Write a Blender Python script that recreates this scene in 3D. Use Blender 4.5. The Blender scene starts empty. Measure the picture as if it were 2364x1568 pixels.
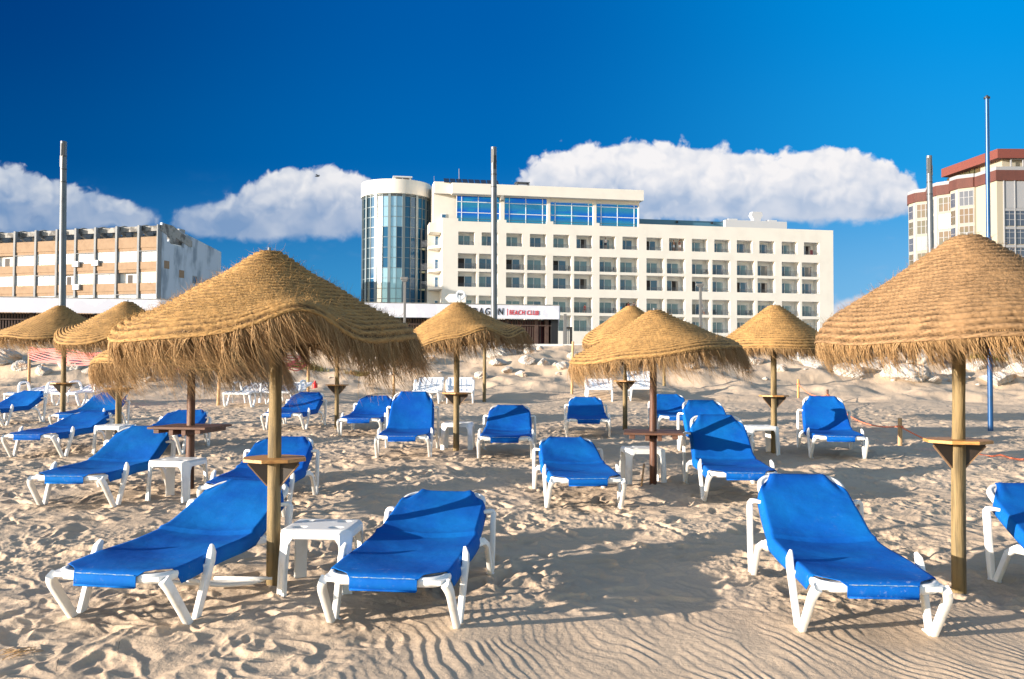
import bpy, bmesh, math, random
import numpy as np
from mathutils import Vector, Matrix, Euler
rad = math.radians
scn = bpy.context.scene
COL = scn.collection

# ---------------------------------------------------------------- camera
F_PX, CXP, CYP, HOR, ROLL, CAMH = 2126.0, 1182.0, 784.0, 850.0, 0.005, 1.6
SLOPE = (HOR - 789.4) / F_PX            # the beach rises gently away from the sea
cam_d = bpy.data.cameras.new('camera'); cam = bpy.data.objects.new('camera', cam_d); COL.objects.link(cam)
cam_d.sensor_width = 36; cam_d.lens = F_PX / 2364 * 36; cam_d.clip_start = 0.1; cam_d.clip_end = 6000
PITCH = math.atan((HOR - CYP) / F_PX)
CAMR = Matrix.Rotation(math.pi / 2 + PITCH, 3, 'X') @ Matrix.Rotation(ROLL, 3, 'Z')
cam.matrix_world = Matrix.Translation((0, 0, CAMH)) @ CAMR.to_4x4()
scn.camera = cam

def ray(px, py):
    return CAMR @ Vector(((px - CXP) / F_PX, -(py - CYP) / F_PX, -1))
def at(px, py, Y):
    d = ray(px, py); t = Y / d.y
    return Vector((d.x * t, Y, CAMH + d.z * t))
def gnd(px, py):
    d = ray(px, py); t = CAMH / (SLOPE * d.y - d.z)
    return Vector((d.x * t, d.y * t, SLOPE * d.y * t))

# ---------------------------------------------------------------- light
SUN_AZ, SUN_EL = rad(22.5), rad(10)     # light travels to +X and a little away from the camera
SV = Vector((-math.cos(SUN_AZ) * math.cos(SUN_EL), -math.sin(SUN_AZ) * math.cos(SUN_EL), math.sin(SUN_EL)))
sd = bpy.data.lights.new('sun', 'SUN'); sun = bpy.data.objects.new('sun', sd); COL.objects.link(sun)
sd.energy = 4.6; sd.angle = rad(0.5); sd.color = (1, 0.89, 0.765)
sun.rotation_euler = SV.to_track_quat('Z', 'Y').to_euler()
scn.view_settings.view_transform = 'Standard'; scn.view_settings.look = 'None'
scn.view_settings.gamma = 1; scn.view_settings.use_curve_mapping = False
scn.view_settings.exposure = 1.35
scn.cycles.max_bounces = 6; scn.cycles.diffuse_bounces = 3; scn.cycles.transparent_max_bounces = 4

class NT:
    """small helper to write node maths"""
    def __init__(s, tree): s.t = tree; s.n = tree.nodes; s.l = tree.links
    def new(s, typ, **kw):
        n = s.n.new(typ)
        for k, v in kw.items(): setattr(n, k, v)
        return n
    def put(s, sock, v):
        if isinstance(v, bpy.types.NodeSocket): s.l.new(v, sock)
        elif v is not None: sock.default_value = v
    def m(s, op, a, b=None, c=None, clamp=False):
        n = s.new('ShaderNodeMath', operation=op, use_clamp=clamp)
        s.put(n.inputs[0], a); s.put(n.inputs[1], b); s.put(n.inputs[2], c)
        return n.outputs[0]
    def ss(s, x, a, b):                      # smoothstep
        n = s.new('ShaderNodeMapRange', interpolation_type='SMOOTHSTEP')
        s.put(n.inputs[0], x); n.inputs[1].default_value = a; n.inputs[2].default_value = b
        n.inputs[3].default_value = 0; n.inputs[4].default_value = 1
        return n.outputs[0]
    def lin(s, x, a, b, c=0, d=1):
        n = s.new('ShaderNodeMapRange'); s.put(n.inputs[0], x)
        for i, v in enumerate((a, b, c, d)): n.inputs[i + 1].default_value = v
        return n.outputs[0]
    def mix(s, f, a, b, mode='MIX'):
        n = s.new('ShaderNodeMix', data_type='RGBA', blend_type=mode)
        s.put(n.inputs[0], f); s.put(n.inputs[6], a if not isinstance(a, tuple) else a + (1,) * (4 - len(a)))
        s.put(n.inputs[7], b if not isinstance(b, tuple) else b + (1,) * (4 - len(b)))
        return n.outputs[2]
    def vec(s, x, y, z):
        n = s.new('ShaderNodeCombineXYZ'); s.put(n.inputs[0], x); s.put(n.inputs[1], y); s.put(n.inputs[2], z)
        return n.outputs[0]
    def noise(s, v, scale, detail=4, rough=.5, dist=0, col=False):
        n = s.new('ShaderNodeTexNoise'); s.put(n.inputs['Vector'], v)
        n.inputs['Scale'].default_value = scale; n.inputs['Detail'].default_value = detail
        n.inputs['Roughness'].default_value = rough; n.inputs['Distortion'].default_value = dist
        return n.outputs[1 if col else 0]

W = bpy.data.worlds.new('World'); scn.world = W; W.use_nodes = True
w = NT(W.node_tree); w.n.clear()
wo = w.new('ShaderNodeOutputWorld'); bg = w.new('ShaderNodeBackground'); w.l.new(bg.outputs[0], wo.inputs[0])
sky = w.new('ShaderNodeTexSky', sky_type='NISHITA'); sky.sun_disc = False
sky.sun_elevation = SUN_EL; sky.sun_rotation = math.atan2(SV.x, SV.y); sky.air_density = 1.0; sky.dust_density = 0.6; sky.ozone_density = 1.2
SKY_STR = 0.115
bg.inputs[1].default_value = SKY_STR
gx = w.new('ShaderNodeTexCoord').outputs['Generated']
sp = w.new('ShaderNodeSeparateXYZ'); w.l.new(gx, sp.inputs[0]); dx, dy, dz = sp.outputs
yy = w.m('MAXIMUM', dy, 0.12)
u = w.m('DIVIDE', dx, yy); v = w.m('DIVIDE', dz, yy)
front = w.ss(dy, 0.45, 0.72)
# deep polarised blue of the northern sky: darker to the left, paler to the right and low down
EXPO = 2 ** scn.view_settings.exposure
def disp(c): return tuple(x / EXPO / SKY_STR for x in c)
a_ = w.lin(u, -0.60, 0.62); 
lowL, midL, topL = disp((.022, .23, .55)), disp((.0, .080, .29)), disp((.0, .047, .22))
lowR, midR, topR = disp((.24, .55, .85)), disp((.015, .36, .82)), disp((.0, .30, .79))
lowM, midM, topM = disp((.06, .34, .66)), disp((.0, .150, .49)), disp((.0, .110, .42))
def three(l, m_, r):
    x = w.mix(w.ss(u, -.62, 0.02), l, m_)
    return w.mix(w.ss(u, -.05, .56), x, r)
skyc = w.mix(w.ss(v, .04, .235), three(lowL, lowM, lowR), three(midL, midM, midR))
skyc = w.mix(w.ss(v, .18, .42), skyc, three(topL, topM, topR))
# natural sky elsewhere
nat = w.mix(1.0, sky.outputs[0], (.97, 1.0, 1.06), 'MULTIPLY')
nat = w.mix(1.0, nat, (1.0, 1.0, 1.0), 'MULTIPLY')
base = w.mix(w.m('MULTIPLY', front, w.ss(dz, .62, .42)), nat, skyc)
# clouds
blobs = [(1262,412,62,50),(1330,398,85,60),(1400,400,110,66),(1492,388,92,70),(1560,410,110,62),(1640,395,92,62),(1755,408,90,62),
 (1850,420,90,60),(1935,392,88,66),(2010,405,80,52),(2080,432,58,42),(1500,455,290,48),(1800,455,260,48),(1985,468,120,40),
 (655,445,86,60),(700,470,90,60),(575,492,95,52),(448,508,50,32),(505,520,90,36),(770,455,64,50),(820,445,62,56),(690,520,160,36),(850,500,70,50),
 (5,448,70,58),(70,462,75,54),(150,480,75,48),(245,492,75,42),(312,512,46,24),(40,505,170,48),(-110,440,110,80),(-260,470,130,70),
 (1962,705,62,34),(2010,695,36,22),(1900,730,60,30),(2620,430,130,80),(2760,450,150,60)]
px = w.m('MULTIPLY_ADD', u, F_PX, CXP); py = w.m('MULTIPLY_ADD', v, -F_PX, HOR)
pv = w.vec(px, py, 0.0)
def sc2(n, k):
    q = w.new('ShaderNodeVectorMath', operation='SCALE'); w.put(q.inputs[0], n); q.inputs[3].default_value = k; return q.outputs[0]
pn = sc2(pv, 1 / 100.0)
wrp = w.noise(pn, 1.6, 3, .5, 0, True)
q = w.new('ShaderNodeVectorMath', operation='MULTIPLY_ADD'); w.put(q.inputs[0], wrp); q.inputs[1].default_value = (.55, .45, 0); w.put(q.inputs[2], pn)
pw = q.outputs[0]
n0 = w.noise(pw, 1.5, 7, .56)
q2 = w.new('ShaderNodeVectorMath', operation='ADD'); w.put(q2.inputs[0], pw); q2.inputs[1].default_value = (-.10, -.13, 0)
nA = w.noise(pw, .85, 3, .5); nB = w.noise(q2.outputs[0], .85, 3, .5)
vo = w.new('ShaderNodeTexVoronoi', feature='SMOOTH_F1'); w.put(vo.inputs['Vector'], pw); vo.inputs['Scale'].default_value = 2.3; vo.inputs['Smoothness'].default_value = .35
vo.inputs['Detail'].default_value = 3; vo.inputs['Roughness'].default_value = .5
bil = w.m('SUBTRACT', .42, vo.outputs['Distance'])
fld = None; wsum = None
for bx_, by_, rx_, ry_ in blobs:
    ddx = w.m('MULTIPLY_ADD', px, 1 / rx_, -bx_ / rx_); ddy = w.m('MULTIPLY_ADD', py, 1 / ry_, -by_ / ry_)
    r2 = w.m('MULTIPLY_ADD', ddx, ddx, w.m('MULTIPLY', ddy, ddy))
    g = w.m('EXPONENT', w.m('MULTIPLY', r2, -.9))
    fld = g if fld is None else w.m('ADD', fld, g)
    gy = w.m('MULTIPLY', g, ddy)
    wsum = gy if wsum is None else w.m('ADD', wsum, gy)
fld = w.m('MINIMUM', fld, 1.35)
dens = w.m('ADD', w.m('ADD', fld, w.m('MULTIPLY', bil, .50)), w.m('MULTIPLY', w.m('SUBTRACT', n0, .5), 1.0))
soft = w.ss(py, 400, 540)
alpha = w.m('MULTIPLY', w.ss(dens, .31, .64), w.ss(fld, .25, .48))
alpha2 = w.m('MULTIPLY', w.ss(dens, .18, .95), w.ss(fld, .20, .42))
alpha = w.m('ADD', w.m('MULTIPLY', alpha, w.m('SUBTRACT', 1.0, soft)), w.m('MULTIPLY', alpha2, soft))
emb = w.m('ADD', w.m('MULTIPLY', w.m('SUBTRACT', nA, nB), 2.6), w.m('ADD', w.m('MULTIPLY', bil, .32), w.m('MULTIPLY', w.m('SUBTRACT', n0, .5), .35)))
under = w.m('ADD', w.m('MULTIPLY', wsum, .26), w.m('MULTIPLY', w.ss(py, 395, 540), w.lin(u, -.5, .3, .44, .46)))
lit = w.m('SUBTRACT', w.m('ADD', w.lin(u, -.5, .1, .64, .88), emb), under)
lit = w.m('SUBTRACT', lit, w.m('MULTIPLY', w.ss(dens, .9, 1.7), .10))
lit = w.m('MAXIMUM', lit, w.m('MULTIPLY_ADD', w.m('SUBTRACT', nA, .42), 1.6, .06))
lit = w.m('MINIMUM', w.m('MAXIMUM', lit, 0.0), 1.0)
cshade = w.mix(w.ss(u, -.5, .3), disp((.18, .31, .54)), disp((.36, .48, .68)))
clit = w.mix(w.ss(u, -.5, .0), disp((.72, .75, .80)), disp((.93, .91, .92)))
cc = w.mix(lit, cshade, clit)
# faint thin veils
wisp = w.m('MULTIPLY', w.ss(w.noise(w.vec(w.m('MULTIPLY', px, .008), w.m('MULTIPLY', py, .016), 3.3), 1.0, 5, .6), .55, .8), w.m('MULTIPLY', w.ss(py, 380, 540), .35))
base2 = w.mix(w.m('MULTIPLY', wisp, front), base, w.mix(w.ss(u, -.5, .3), disp((.12, .27, .55)), disp((.30, .50, .76))))
fin = w.mix(w.m('MULTIPLY', alpha, w.m('MULTIPLY', front, w.m('GREATER_THAN', dz, .0))), base2, cc)
# three backgrounds so that the costly clouds are only worked out where they stand
bgn, bgs = w.new('ShaderNodeBackground'), w.new('ShaderNodeBackground')
for b_, c_ in ((bgn, nat), (bgs, base), (bg, fin)): w.l.new(c_, b_.inputs[0]); b_.inputs[1].default_value = SKY_STR
band = w.m('MULTIPLY', w.m('GREATER_THAN', front, .001), w.m('MULTIPLY', w.m('LESS_THAN', v, .29), w.m('GREATER_THAN', dz, .0)))
m1 = w.new('ShaderNodeMixShader'); w.l.new(band, m1.inputs[0]); w.l.new(bgs.outputs[0], m1.inputs[1]); w.l.new(bg.outputs[0], m1.inputs[2])
m2 = w.new('ShaderNodeMixShader'); w.l.new(w.m('GREATER_THAN', front, .001), m2.inputs[0]); w.l.new(bgn.outputs[0], m2.inputs[1]); w.l.new(m1.outputs[0], m2.inputs[2])
w.l.new(m2.outputs[0], wo.inputs[0])

# ---------------------------------------------------------------- helpers
def tag(o, label=None, cat=None, group=None, kind=None):
    if label: o['label'] = label
    if cat: o['category'] = cat
    if group: o['group'] = group
    if kind: o['kind'] = kind
    return o
def empty(name, loc=(0, 0, 0), rz=0):
    o = bpy.data.objects.new(name, None); COL.objects.link(o); o.location = loc; o.rotation_euler = (0, 0, rz)
    o.empty_display_size = .1
    return o
def mesh_obj(name, verts, faces, mat, parent=None, smooth=False):
    me = bpy.data.meshes.new(name)
    me.from_pydata([tuple(map(float, p)) for p in verts], [], [tuple(f) for f in faces]); me.update()
    o = bpy.data.objects.new(name, me); COL.objects.link(o)
    for m_ in (mat if isinstance(mat, (list, tuple)) else [mat]): me.materials.append(m_)
    if parent: o.parent = parent
    if smooth: me.polygons.foreach_set('use_smooth', [True] * len(me.polygons))
    return o
def np_mesh(name, V, Q, mat, parent=None, smooth=True, vpf=4):
    """fast mesh from numpy arrays, Q an (n,vpf) index array"""
    me = bpy.data.meshes.new(name); nv, nf = len(V), len(Q)
    me.vertices.add(nv); me.vertices.foreach_set('co', np.ascontiguousarray(V, dtype=np.float32).ravel())
    me.loops.add(nf * vpf); me.loops.foreach_set('vertex_index', np.ascontiguousarray(Q, dtype=np.int32).ravel())
    me.polygons.add(nf); me.polygons.foreach_set('loop_start', np.arange(0, nf * vpf, vpf, dtype=np.int32))
    me.polygons.foreach_set('loop_total', np.full(nf, vpf, dtype=np.int32))
    me.polygons.foreach_set('use_smooth', np.full(nf, smooth))
    me.update(calc_edges=True); me.materials.append(mat)
    o = bpy.data.objects.new(name, me); COL.objects.link(o)
    if parent: o.parent = parent
    return o
class MB:
    """collects boxes, bars, tubes; build() links them as one mesh"""
    def __init__(s): s.v = []; s.f = []; s.mi = []; s.cur = 0
    def add(s, vs, fs):
        b = len(s.v); s.v += [tuple(p) for p in vs]; s.f += [tuple(i + b for i in f) for f in fs]; s.mi += [s.cur] * len(fs); return s
    def box(s, x0, x1, y0, y1, z0, z1, M=None):
        vs = [Vector((x, y, z)) for z in (z0, z1) for y in (y0, y1) for x in (x0, x1)]
        if M is not None: vs = [M @ p for p in vs]
        return s.add(vs, [(0, 2, 3, 1), (4, 5, 7, 6), (0, 1, 5, 4), (2, 6, 7, 3), (0, 4, 6, 2), (1, 3, 7, 5)])
    def prism(s, poly, z0, z1, M=None, vert=lambda p, z: (p[0], p[1], z)):
        n = len(poly); vs = [Vector(vert(p, z0)) for p in poly] + [Vector(vert(p, z1)) for p in poly]
        if M is not None: vs = [M @ p for p in vs]
        fs = [tuple(range(n))[::-1], tuple(range(n, 2 * n))] + [(i, (i + 1) % n, n + (i + 1) % n, n + i) for i in range(n)]
        return s.add(vs, fs)
    def sweep(s, path, sect, up=Vector((0, 0, 1)), closed=False, scale=None, cap=True):
        """sweep a section (list of (a,b)) along a path; a along side, b along up"""
        P = [Vector(p) for p in path]; n = len(P); k = len(sect); vs = []
        for i, p in enumerate(P):
            a = P[i - 1] if (i > 0 or closed) else P[i]; b = P[(i + 1) % n] if (i < n - 1 or closed) else P[i]
            t = (b - a).normalized()
            u_ = up if isinstance(up, Vector) else up[i]
            side = t.cross(u_)
            if side.length < 1e-4: side = Vector((1, 0, 0))
            side.normalize(); w_ = side.cross(t).normalized()
            sc = 1 if scale is None else scale[i]
            vs += [p + side * (q_[0] * sc) + w_ * (q_[1] * sc) for q_ in sect]
        fs = []
        for i in range(n if closed else n - 1):
            j = (i + 1) % n
            for m_ in range(k): fs.append((i * k + m_, i * k + (m_ + 1) % k, j * k + (m_ + 1) % k, j * k + m_))
        if cap and not closed: fs += [tuple(range(k))[::-1], tuple(range((n - 1) * k, n * k))]
        return s.add(vs, fs)
    def tube(s, path, r, n=8, scale=None, closed=False):
        return s.sweep(path, [(r * math.cos(2 * math.pi * i / n), r * math.sin(2 * math.pi * i / n)) for i in range(n)], scale=scale, closed=closed,
                       up=Vector((0.013, 0.017, 1)))
    def cyl(s, c, r0, r1, z0, z1, n=16):
        c = Vector(c)
        vs = [c + Vector((r * math.cos(2 * math.pi * i / n), r * math.sin(2 * math.pi * i / n), z)) for z, r in ((z0, r0), (z1, r1)) for i in range(n)]
        return s.add(vs, [(i, (i + 1) % n, n + (i + 1) % n, n + i) for i in range(n)] + [tuple(range(n))[::-1], tuple(range(n, 2 * n))])
    def build(s, name, mat, parent=None, smooth=False, bevel=0, sharp=None):
        o = mesh_obj(name, s.v, s.f, mat, parent, smooth)
        if any(s.mi): o.data.polygons.foreach_set('material_index', s.mi)
        bm = bmesh.new(); bm.from_mesh(o.data); bmesh.ops.recalc_face_normals(bm, faces=bm.faces); bm.to_mesh(o.data); bm.free()
        if bevel:
            b = o.modifiers.new('bevel', 'BEVEL'); b.width = bevel; b.segments = 2; b.limit_method = 'ANGLE'
        if smooth and sharp:
            try: o.data.set_sharp_from_angle(angle=sharp)
            except Exception: pass
        return o
def rrect(a, b, r=.3, n=3):
    """rounded rectangle section half sizes a,b"""
    rr = min(a, b) * r; pts = []
    for cx, cy, t0 in ((a - rr, b - rr, 0), (-a + rr, b - rr, 90), (-a + rr, -b + rr, 180), (a - rr, -b + rr, 270)):
        for i in range(n): t = rad(t0 + 90 * i / (n - 1)); pts.append((cx + rr * math.cos(t), cy + rr * math.sin(t)))
    return pts
def spline(P, n=6):
    P = [Vector(p) for p in P]; out = []
    for i in range(len(P) - 1):
        p0, p1, p2, p3 = P[max(i - 1, 0)], P[i], P[i + 1], P[min(i + 2, len(P) - 1)]
        for k in range(n):
            t = k / n
            out.append(.5 * ((2 * p1) + (p2 - p0) * t + (2 * p0 - 5 * p1 + 4 * p2 - p3) * t * t + (3 * p1 - p0 - 3 * p2 + p3) * t ** 3))
    out.append(P[-1]); return out

# ---------------------------------------------------------------- materials
def mat(name, col, rough=.6, metal=0, spec=None, var=None, bump=None, coat=0, emit=None):
    """var=(second colour, noise scale, lo, hi, stretch) ; bump=(scale, strength, detail, stretch)"""
    m_ = bpy.data.materials.new(name); m_.use_nodes = True; t = NT(m_.node_tree)
    b = t.n['Principled BSDF']; b.inputs['Base Color'].default_value = (*col, 1); b.inputs['Roughness'].default_value = rough
    b.inputs['Metallic'].default_value = metal; b.inputs['Coat Weight'].default_value = coat
    if spec is not None: b.inputs['Specular IOR Level'].default_value = spec
    oc = t.new('ShaderNodeTexCoord').outputs['Object']
    def st(k):
        mp = t.new('ShaderNodeMapping'); t.l.new(oc, mp.inputs[0]); mp.inputs['Scale'].default_value = k; return mp.outputs[0]
    if var:
        c2, sc, lo, hi = var[:4]; vv = st(var[4]) if len(var) > 4 else oc
        f = t.ss(t.noise(vv, sc, 6, .6), lo, hi); t.l.new(t.mix(f, col, c2), b.inputs['Base Color'])
    if bump:
        vv = st(bump[3]) if len(bump) > 3 else oc
        bn = t.new('ShaderNodeBump'); bn.inputs['Strength'].default_value = bump[1]; bn.inputs['Distance'].default_value = .01
        t.l.new(t.noise(vv, bump[0], bump[2], .6), bn.inputs['Height']); t.l.new(bn.outputs[0], b.inputs['Normal'])
    return m_
M_white = mat('white_plastic', (.80, .79, .76), .38, var=((.60, .59, .55), 9, .5, .85), bump=(60, .08, 3))
M_whiteslat = mat('white_slat_plastic', (.84, .85, .86), .35, bump=(60, .05, 3))
M_pole = mat('treated_pine', (.235, .165, .072), .75, var=((.105, .075, .032), 3.2, .42, .66, (9, 9, .7)), bump=(14, .5, 5, (10, 10, .6)))
M_brownpole = mat('stained_dark_wood', (.115, .045, .022), .55, var=((.05, .02, .011), 4, .4, .7, (9, 9, .8)), bump=(14, .4, 5, (10, 10, .6)))
M_rawpole = mat('raw_pale_wood', (.56, .34, .17), .8, var=((.36, .21, .10), 4, .4, .7, (9, 9, .8)), bump=(14, .5, 5, (10, 10, .6)))
M_table = mat('varnished_wood', (.52, .27, .085), .45, var=((.36, .16, .045), 4, .4, .7, (1, 14, 14)), bump=(20, .25, 4, (1, 12, 12)))
M_brack = mat('dark_bracket_panel', (.020, .013, .009), .5)
M_brackw = mat('bracket_edge_wood', (.22, .13, .07), .6)
M_browntab = mat('stained_table_wood', (.13, .060, .034), .55, var=((.07, .03, .02), 5, .4, .7, (1, 9, 9)))
M_greypole = mat('grey_galvanised', (.12, .135, .15), .42, .35, var=((.09, .10, .115), 2, .45, .7))
M_darkgap = mat('dark_lamp_opening', (.03, .035, .04), .5)
M_bluepole = mat('blue_painted_steel', (.008, .065, .19), .35, .2, var=((.012, .045, .10), 5, .5, .8))
M_lamp = mat('grey_lamp_paint', (.15, .15, .15), .5, .2)
M_rope = mat('orange_rope', (.75, .20, .10), .7)
M_net = mat('red_plastic_net', (.62, .10, .09), .6)
M_red = mat('red_can', (.55, .015, .02), .35)
M_rocks = mat('limestone', (.44, .41, .375), .95, var=((.46, .31, .21), 2.6, .52, .68), bump=(6, 1.0, 8))
M_cream = mat('cream_render', (.71, .68, .615), .85, var=((.655, .625, .565), .35, .4, .7), bump=(3, .05, 4))
M_cream2 = mat('cream_render_soffit', (.74, .70, .62), .85)
M_back = mat('white_balcony_wall', (.84, .83, .80), .85)
M_frame = mat('white_window_frame', (.72, .74, .74), .5)
M_rail = mat('grey_balcony_rail', (.10, .11, .125), .45, .4)
M_dark = mat('dark_open_door', (.018, .012, .012), .7)
M_teal = None
def curtain(name, c1, c2, rough, sc):
    m_ = mat(name, c1, rough, spec=.9); t = NT(m_.node_tree); b = t.n['Principled BSDF']
    oc = t.new('ShaderNodeTexCoord').outputs['Object']
    wv = t.new('ShaderNodeTexWave', bands_direction='X'); t.l.new(oc, wv.inputs[0]); wv.inputs['Scale'].default_value = sc
    wv.inputs['Distortion'].default_value = 1.2; wv.inputs['Detail'].default_value = 2
    t.l.new(t.mix(wv.outputs[1], c1, c2), b.inputs['Base Color']); return m_
M_cur = curtain('curtain_behind_glass', (.05, .14, .20), (.20, .33, .38), .12, 1.6)
M_curb = curtain('brown_curtain_behind_glass', (.10, .085, .085), (.24, .21, .19), .12, 1.6)
M_glassb = mat('blue_window_glass', (.012, .085, .19), .06, spec=1.0)
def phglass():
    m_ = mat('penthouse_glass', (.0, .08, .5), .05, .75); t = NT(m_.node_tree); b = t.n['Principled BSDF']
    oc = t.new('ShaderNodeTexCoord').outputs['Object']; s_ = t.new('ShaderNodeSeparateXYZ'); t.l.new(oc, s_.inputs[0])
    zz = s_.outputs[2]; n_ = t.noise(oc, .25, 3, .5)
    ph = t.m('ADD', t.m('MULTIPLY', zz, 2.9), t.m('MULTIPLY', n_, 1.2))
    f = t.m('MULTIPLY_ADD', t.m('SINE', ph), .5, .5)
    c = t.mix(f, (.05, .27, .42), (.01, .15, .62))  # sky reflection painted as wavy blue bands in the glass colour
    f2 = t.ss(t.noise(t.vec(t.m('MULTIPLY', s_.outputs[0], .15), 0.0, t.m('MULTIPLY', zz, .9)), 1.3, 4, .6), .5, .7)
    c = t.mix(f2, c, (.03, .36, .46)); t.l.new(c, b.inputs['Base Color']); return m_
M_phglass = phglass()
M_mull = mat('grey_green_mullion', (.17, .21, .23), .45, .3)
def towerglass(name, c, metal, rough):
    return mat(name, c, rough, metal, spec=.45)
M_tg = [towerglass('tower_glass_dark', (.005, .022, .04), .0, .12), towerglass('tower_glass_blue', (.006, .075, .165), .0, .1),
        towerglass('tower_glass_pale', (.30, .46, .56), .5, .1), towerglass('tower_glass_painted_glare', (.97, .95, .92), .55, .35)]  # same glass in four colours, the last a painted bright sky reflection
M_panel = mat('solar_panel', (.012, .022, .05), .25)
M_brownst = mat('tan_pebble_render', (.29, .20, .130), .95, var=((.245, .165, .105), 1.2, .4, .7), bump=(9, .6, 4))
M_conc = mat('weathered_concrete', (.30, .295, .28), .9, var=((.11, .108, .105), .9, .45, .62), bump=(6, .3, 5))
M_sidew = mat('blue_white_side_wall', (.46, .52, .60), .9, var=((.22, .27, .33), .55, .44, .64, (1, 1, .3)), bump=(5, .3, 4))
M_fin = mat('white_grey_fin', (.22, .235, .25), .8, var=((.18, .19, .205), .8, .45, .7))
M_shut = mat('white_shutter', (.40, .415, .43), .5)
M_glasg = mat('pale_glazed_balcony', (.46, .50, .49), .12, spec=.9, var=((.60, .60, .56), .8, .4, .6))
M_fascia = mat('white_fascia_board', (.72, .73, .80), .6, var=((.64, .65, .73), .8, .47, .53), bump=(2, .05, 4))
M_slat = mat('brown_timber_slat', (.085, .050, .038), .7, var=((.05, .028, .022), 2, .4, .7))
M_maroon = mat('maroon_panel', (.13, .008, .014), .6)
M_black = mat('black_metal', (.014, .014, .016), .5)
M_signblk = mat('dark_lettering', (.02, .02, .022), .5)
M_signred = mat('red_lettering', (.58, .008, .02), .5)
M_kerb = mat('pale_kerb', (.62, .60, .56), .9)
M_prom = mat('promenade_paving', (.40, .37, .33), .9, var=((.33, .31, .28), 1.5, .4, .7))
M_redbr = mat('brick_red_render', (.095, .031, .024), .8, var=((.07, .024, .019), .5, .4, .7, (1, 1, .4)))
M_redfl = mat('bright_red_fascia', (.14, .036, .026), .7)
M_tcream = mat('tower_cream', (.31, .285, .225), .85)
M_tw2 = mat('tower_white_panel', (.245, .255, .275), .7)
M_twhite = mat('tower_white', (.50, .51, .53), .7)
M_twin = mat('tower_window', (.035, .045, .075), .1, spec=1.0)
M_twino = mat('tower_window_amber', (.085, .048, .015), .6, var=((.05, .045, .018), .3, .4, .6))
M_skin = mat('skin', (.55, .30, .20), .6); M_tshirt = mat('white_shirt', (.75, .74, .74), .8); M_cdark = mat('dark_clothes', (.03, .03, .05), .8)
M_cred = mat('red_clothes', (.5, .06, .06), .8); M_hair = mat('dark_hair', (.03, .018, .012), .7)
M_grassg = mat('green_grass', (.13, .17, .035), .8, var=((.34, .27, .09), 5, .4, .6))
M_grassd = mat('dry_grass', (.40, .24, .11), .85, var=((.22, .20, .06), 5, .4, .6))
M_pal = mat('dish_white', (.42, .46, .50), .5)

def fabric_mat():
    m_ = mat('blue_sling_fabric', (.0035, .115, .50), .8, spec=.12); t = NT(m_.node_tree); b = t.n['Principled BSDF']
    oc = t.new('ShaderNodeTexCoord').outputs['Object']
    s_ = t.new('ShaderNodeSeparateXYZ'); t.l.new(oc, s_.inputs[0])
    oi = t.new('ShaderNodeObjectInfo'); va = t.new('ShaderNodeVectorMath', operation='ADD'); t.l.new(oc, va.inputs[0])
    t.l.new(t.vec(t.m('MULTIPLY', oi.outputs['Random'], 31.0), t.m('MULTIPLY', oi.outputs['Random'], 17.0), 0.0), va.inputs[1]); oc2 = va.outputs[0]
    fade = t.ss(t.noise(oc2, 2.3, 5, .6), .30, .75)
    fade = t.m('ADD', t.m('MULTIPLY', fade, .75), t.m('MULTIPLY', oi.outputs['Random'], .45), clamp=True)
    c = t.mix(fade, (.0012, .062, .36), (.0022, .125, .43))
    foot = t.ss(s_.outputs[1], .75, -.02)
    dust = t.m('MULTIPLY', t.ss(t.noise(oc2, 26, 8, .75), .54, .74), t.m('MULTIPLY', t.ss(t.noise(oc2, 4, 4, .6), .40, .66), t.m('ADD', t.m('MULTIPLY', foot, .85), .15)))
    c = t.mix(t.m('MULTIPLY', dust, .55), c, (.42, .44, .42))
    t.l.new(c, b.inputs['Base Color']); 
    wv = t.new('ShaderNodeTexWave', bands_direction='X'); t.l.new(oc, wv.inputs[0]); wv.inputs['Scale'].default_value = 90
    wv2 = t.new('ShaderNodeTexWave', bands_direction='Y'); t.l.new(oc, wv2.inputs[0]); wv2.inputs['Scale'].default_value = 90
    big = t.noise(oc, 7, 3, .5)
    bn = t.new('ShaderNodeBump'); bn.inputs['Strength'].default_value = .12; bn.inputs['Distance'].default_value = .002
    t.l.new(t.m('ADD', wv.outputs[1], wv2.outputs[1]), bn.inputs['Height'])
    bn2 = t.new('ShaderNodeBump'); bn2.inputs['Strength'].default_value = .38; bn2.inputs['Distance'].default_value = .02
    t.l.new(big, bn2.inputs['Height']); t.l.new(bn.outputs[0], bn2.inputs['Normal']); t.l.new(bn2.outputs[0], b.inputs['Normal'])
    return m_
M_fab = fabric_mat(); M_stitch = mat('pale_worn_stitching', (.10, .26, .48), .8, var=((.36, .42, .46), 40, .5, .6))
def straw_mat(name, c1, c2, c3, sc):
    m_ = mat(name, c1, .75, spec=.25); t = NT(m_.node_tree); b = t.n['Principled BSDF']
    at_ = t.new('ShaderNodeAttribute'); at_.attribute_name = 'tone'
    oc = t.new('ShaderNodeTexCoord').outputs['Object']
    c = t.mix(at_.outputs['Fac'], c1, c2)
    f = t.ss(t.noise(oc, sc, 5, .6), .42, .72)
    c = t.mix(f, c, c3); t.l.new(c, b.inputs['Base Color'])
    bn = t.new('ShaderNodeBump'); bn.inputs['Strength'].default_value = .7; bn.inputs['Distance'].default_value = .004
    t.l.new(t.noise(oc, 190, 4, .7), bn.inputs['Height']); t.l.new(bn.outputs[0], b.inputs['Normal'])
    return m_
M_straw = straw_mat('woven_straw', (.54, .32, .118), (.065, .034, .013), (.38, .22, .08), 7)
M_strawp = straw_mat('pale_woven_straw', (.41, .25, .125), (.06, .034, .015), (.29, .175, .085), 7)
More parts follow.
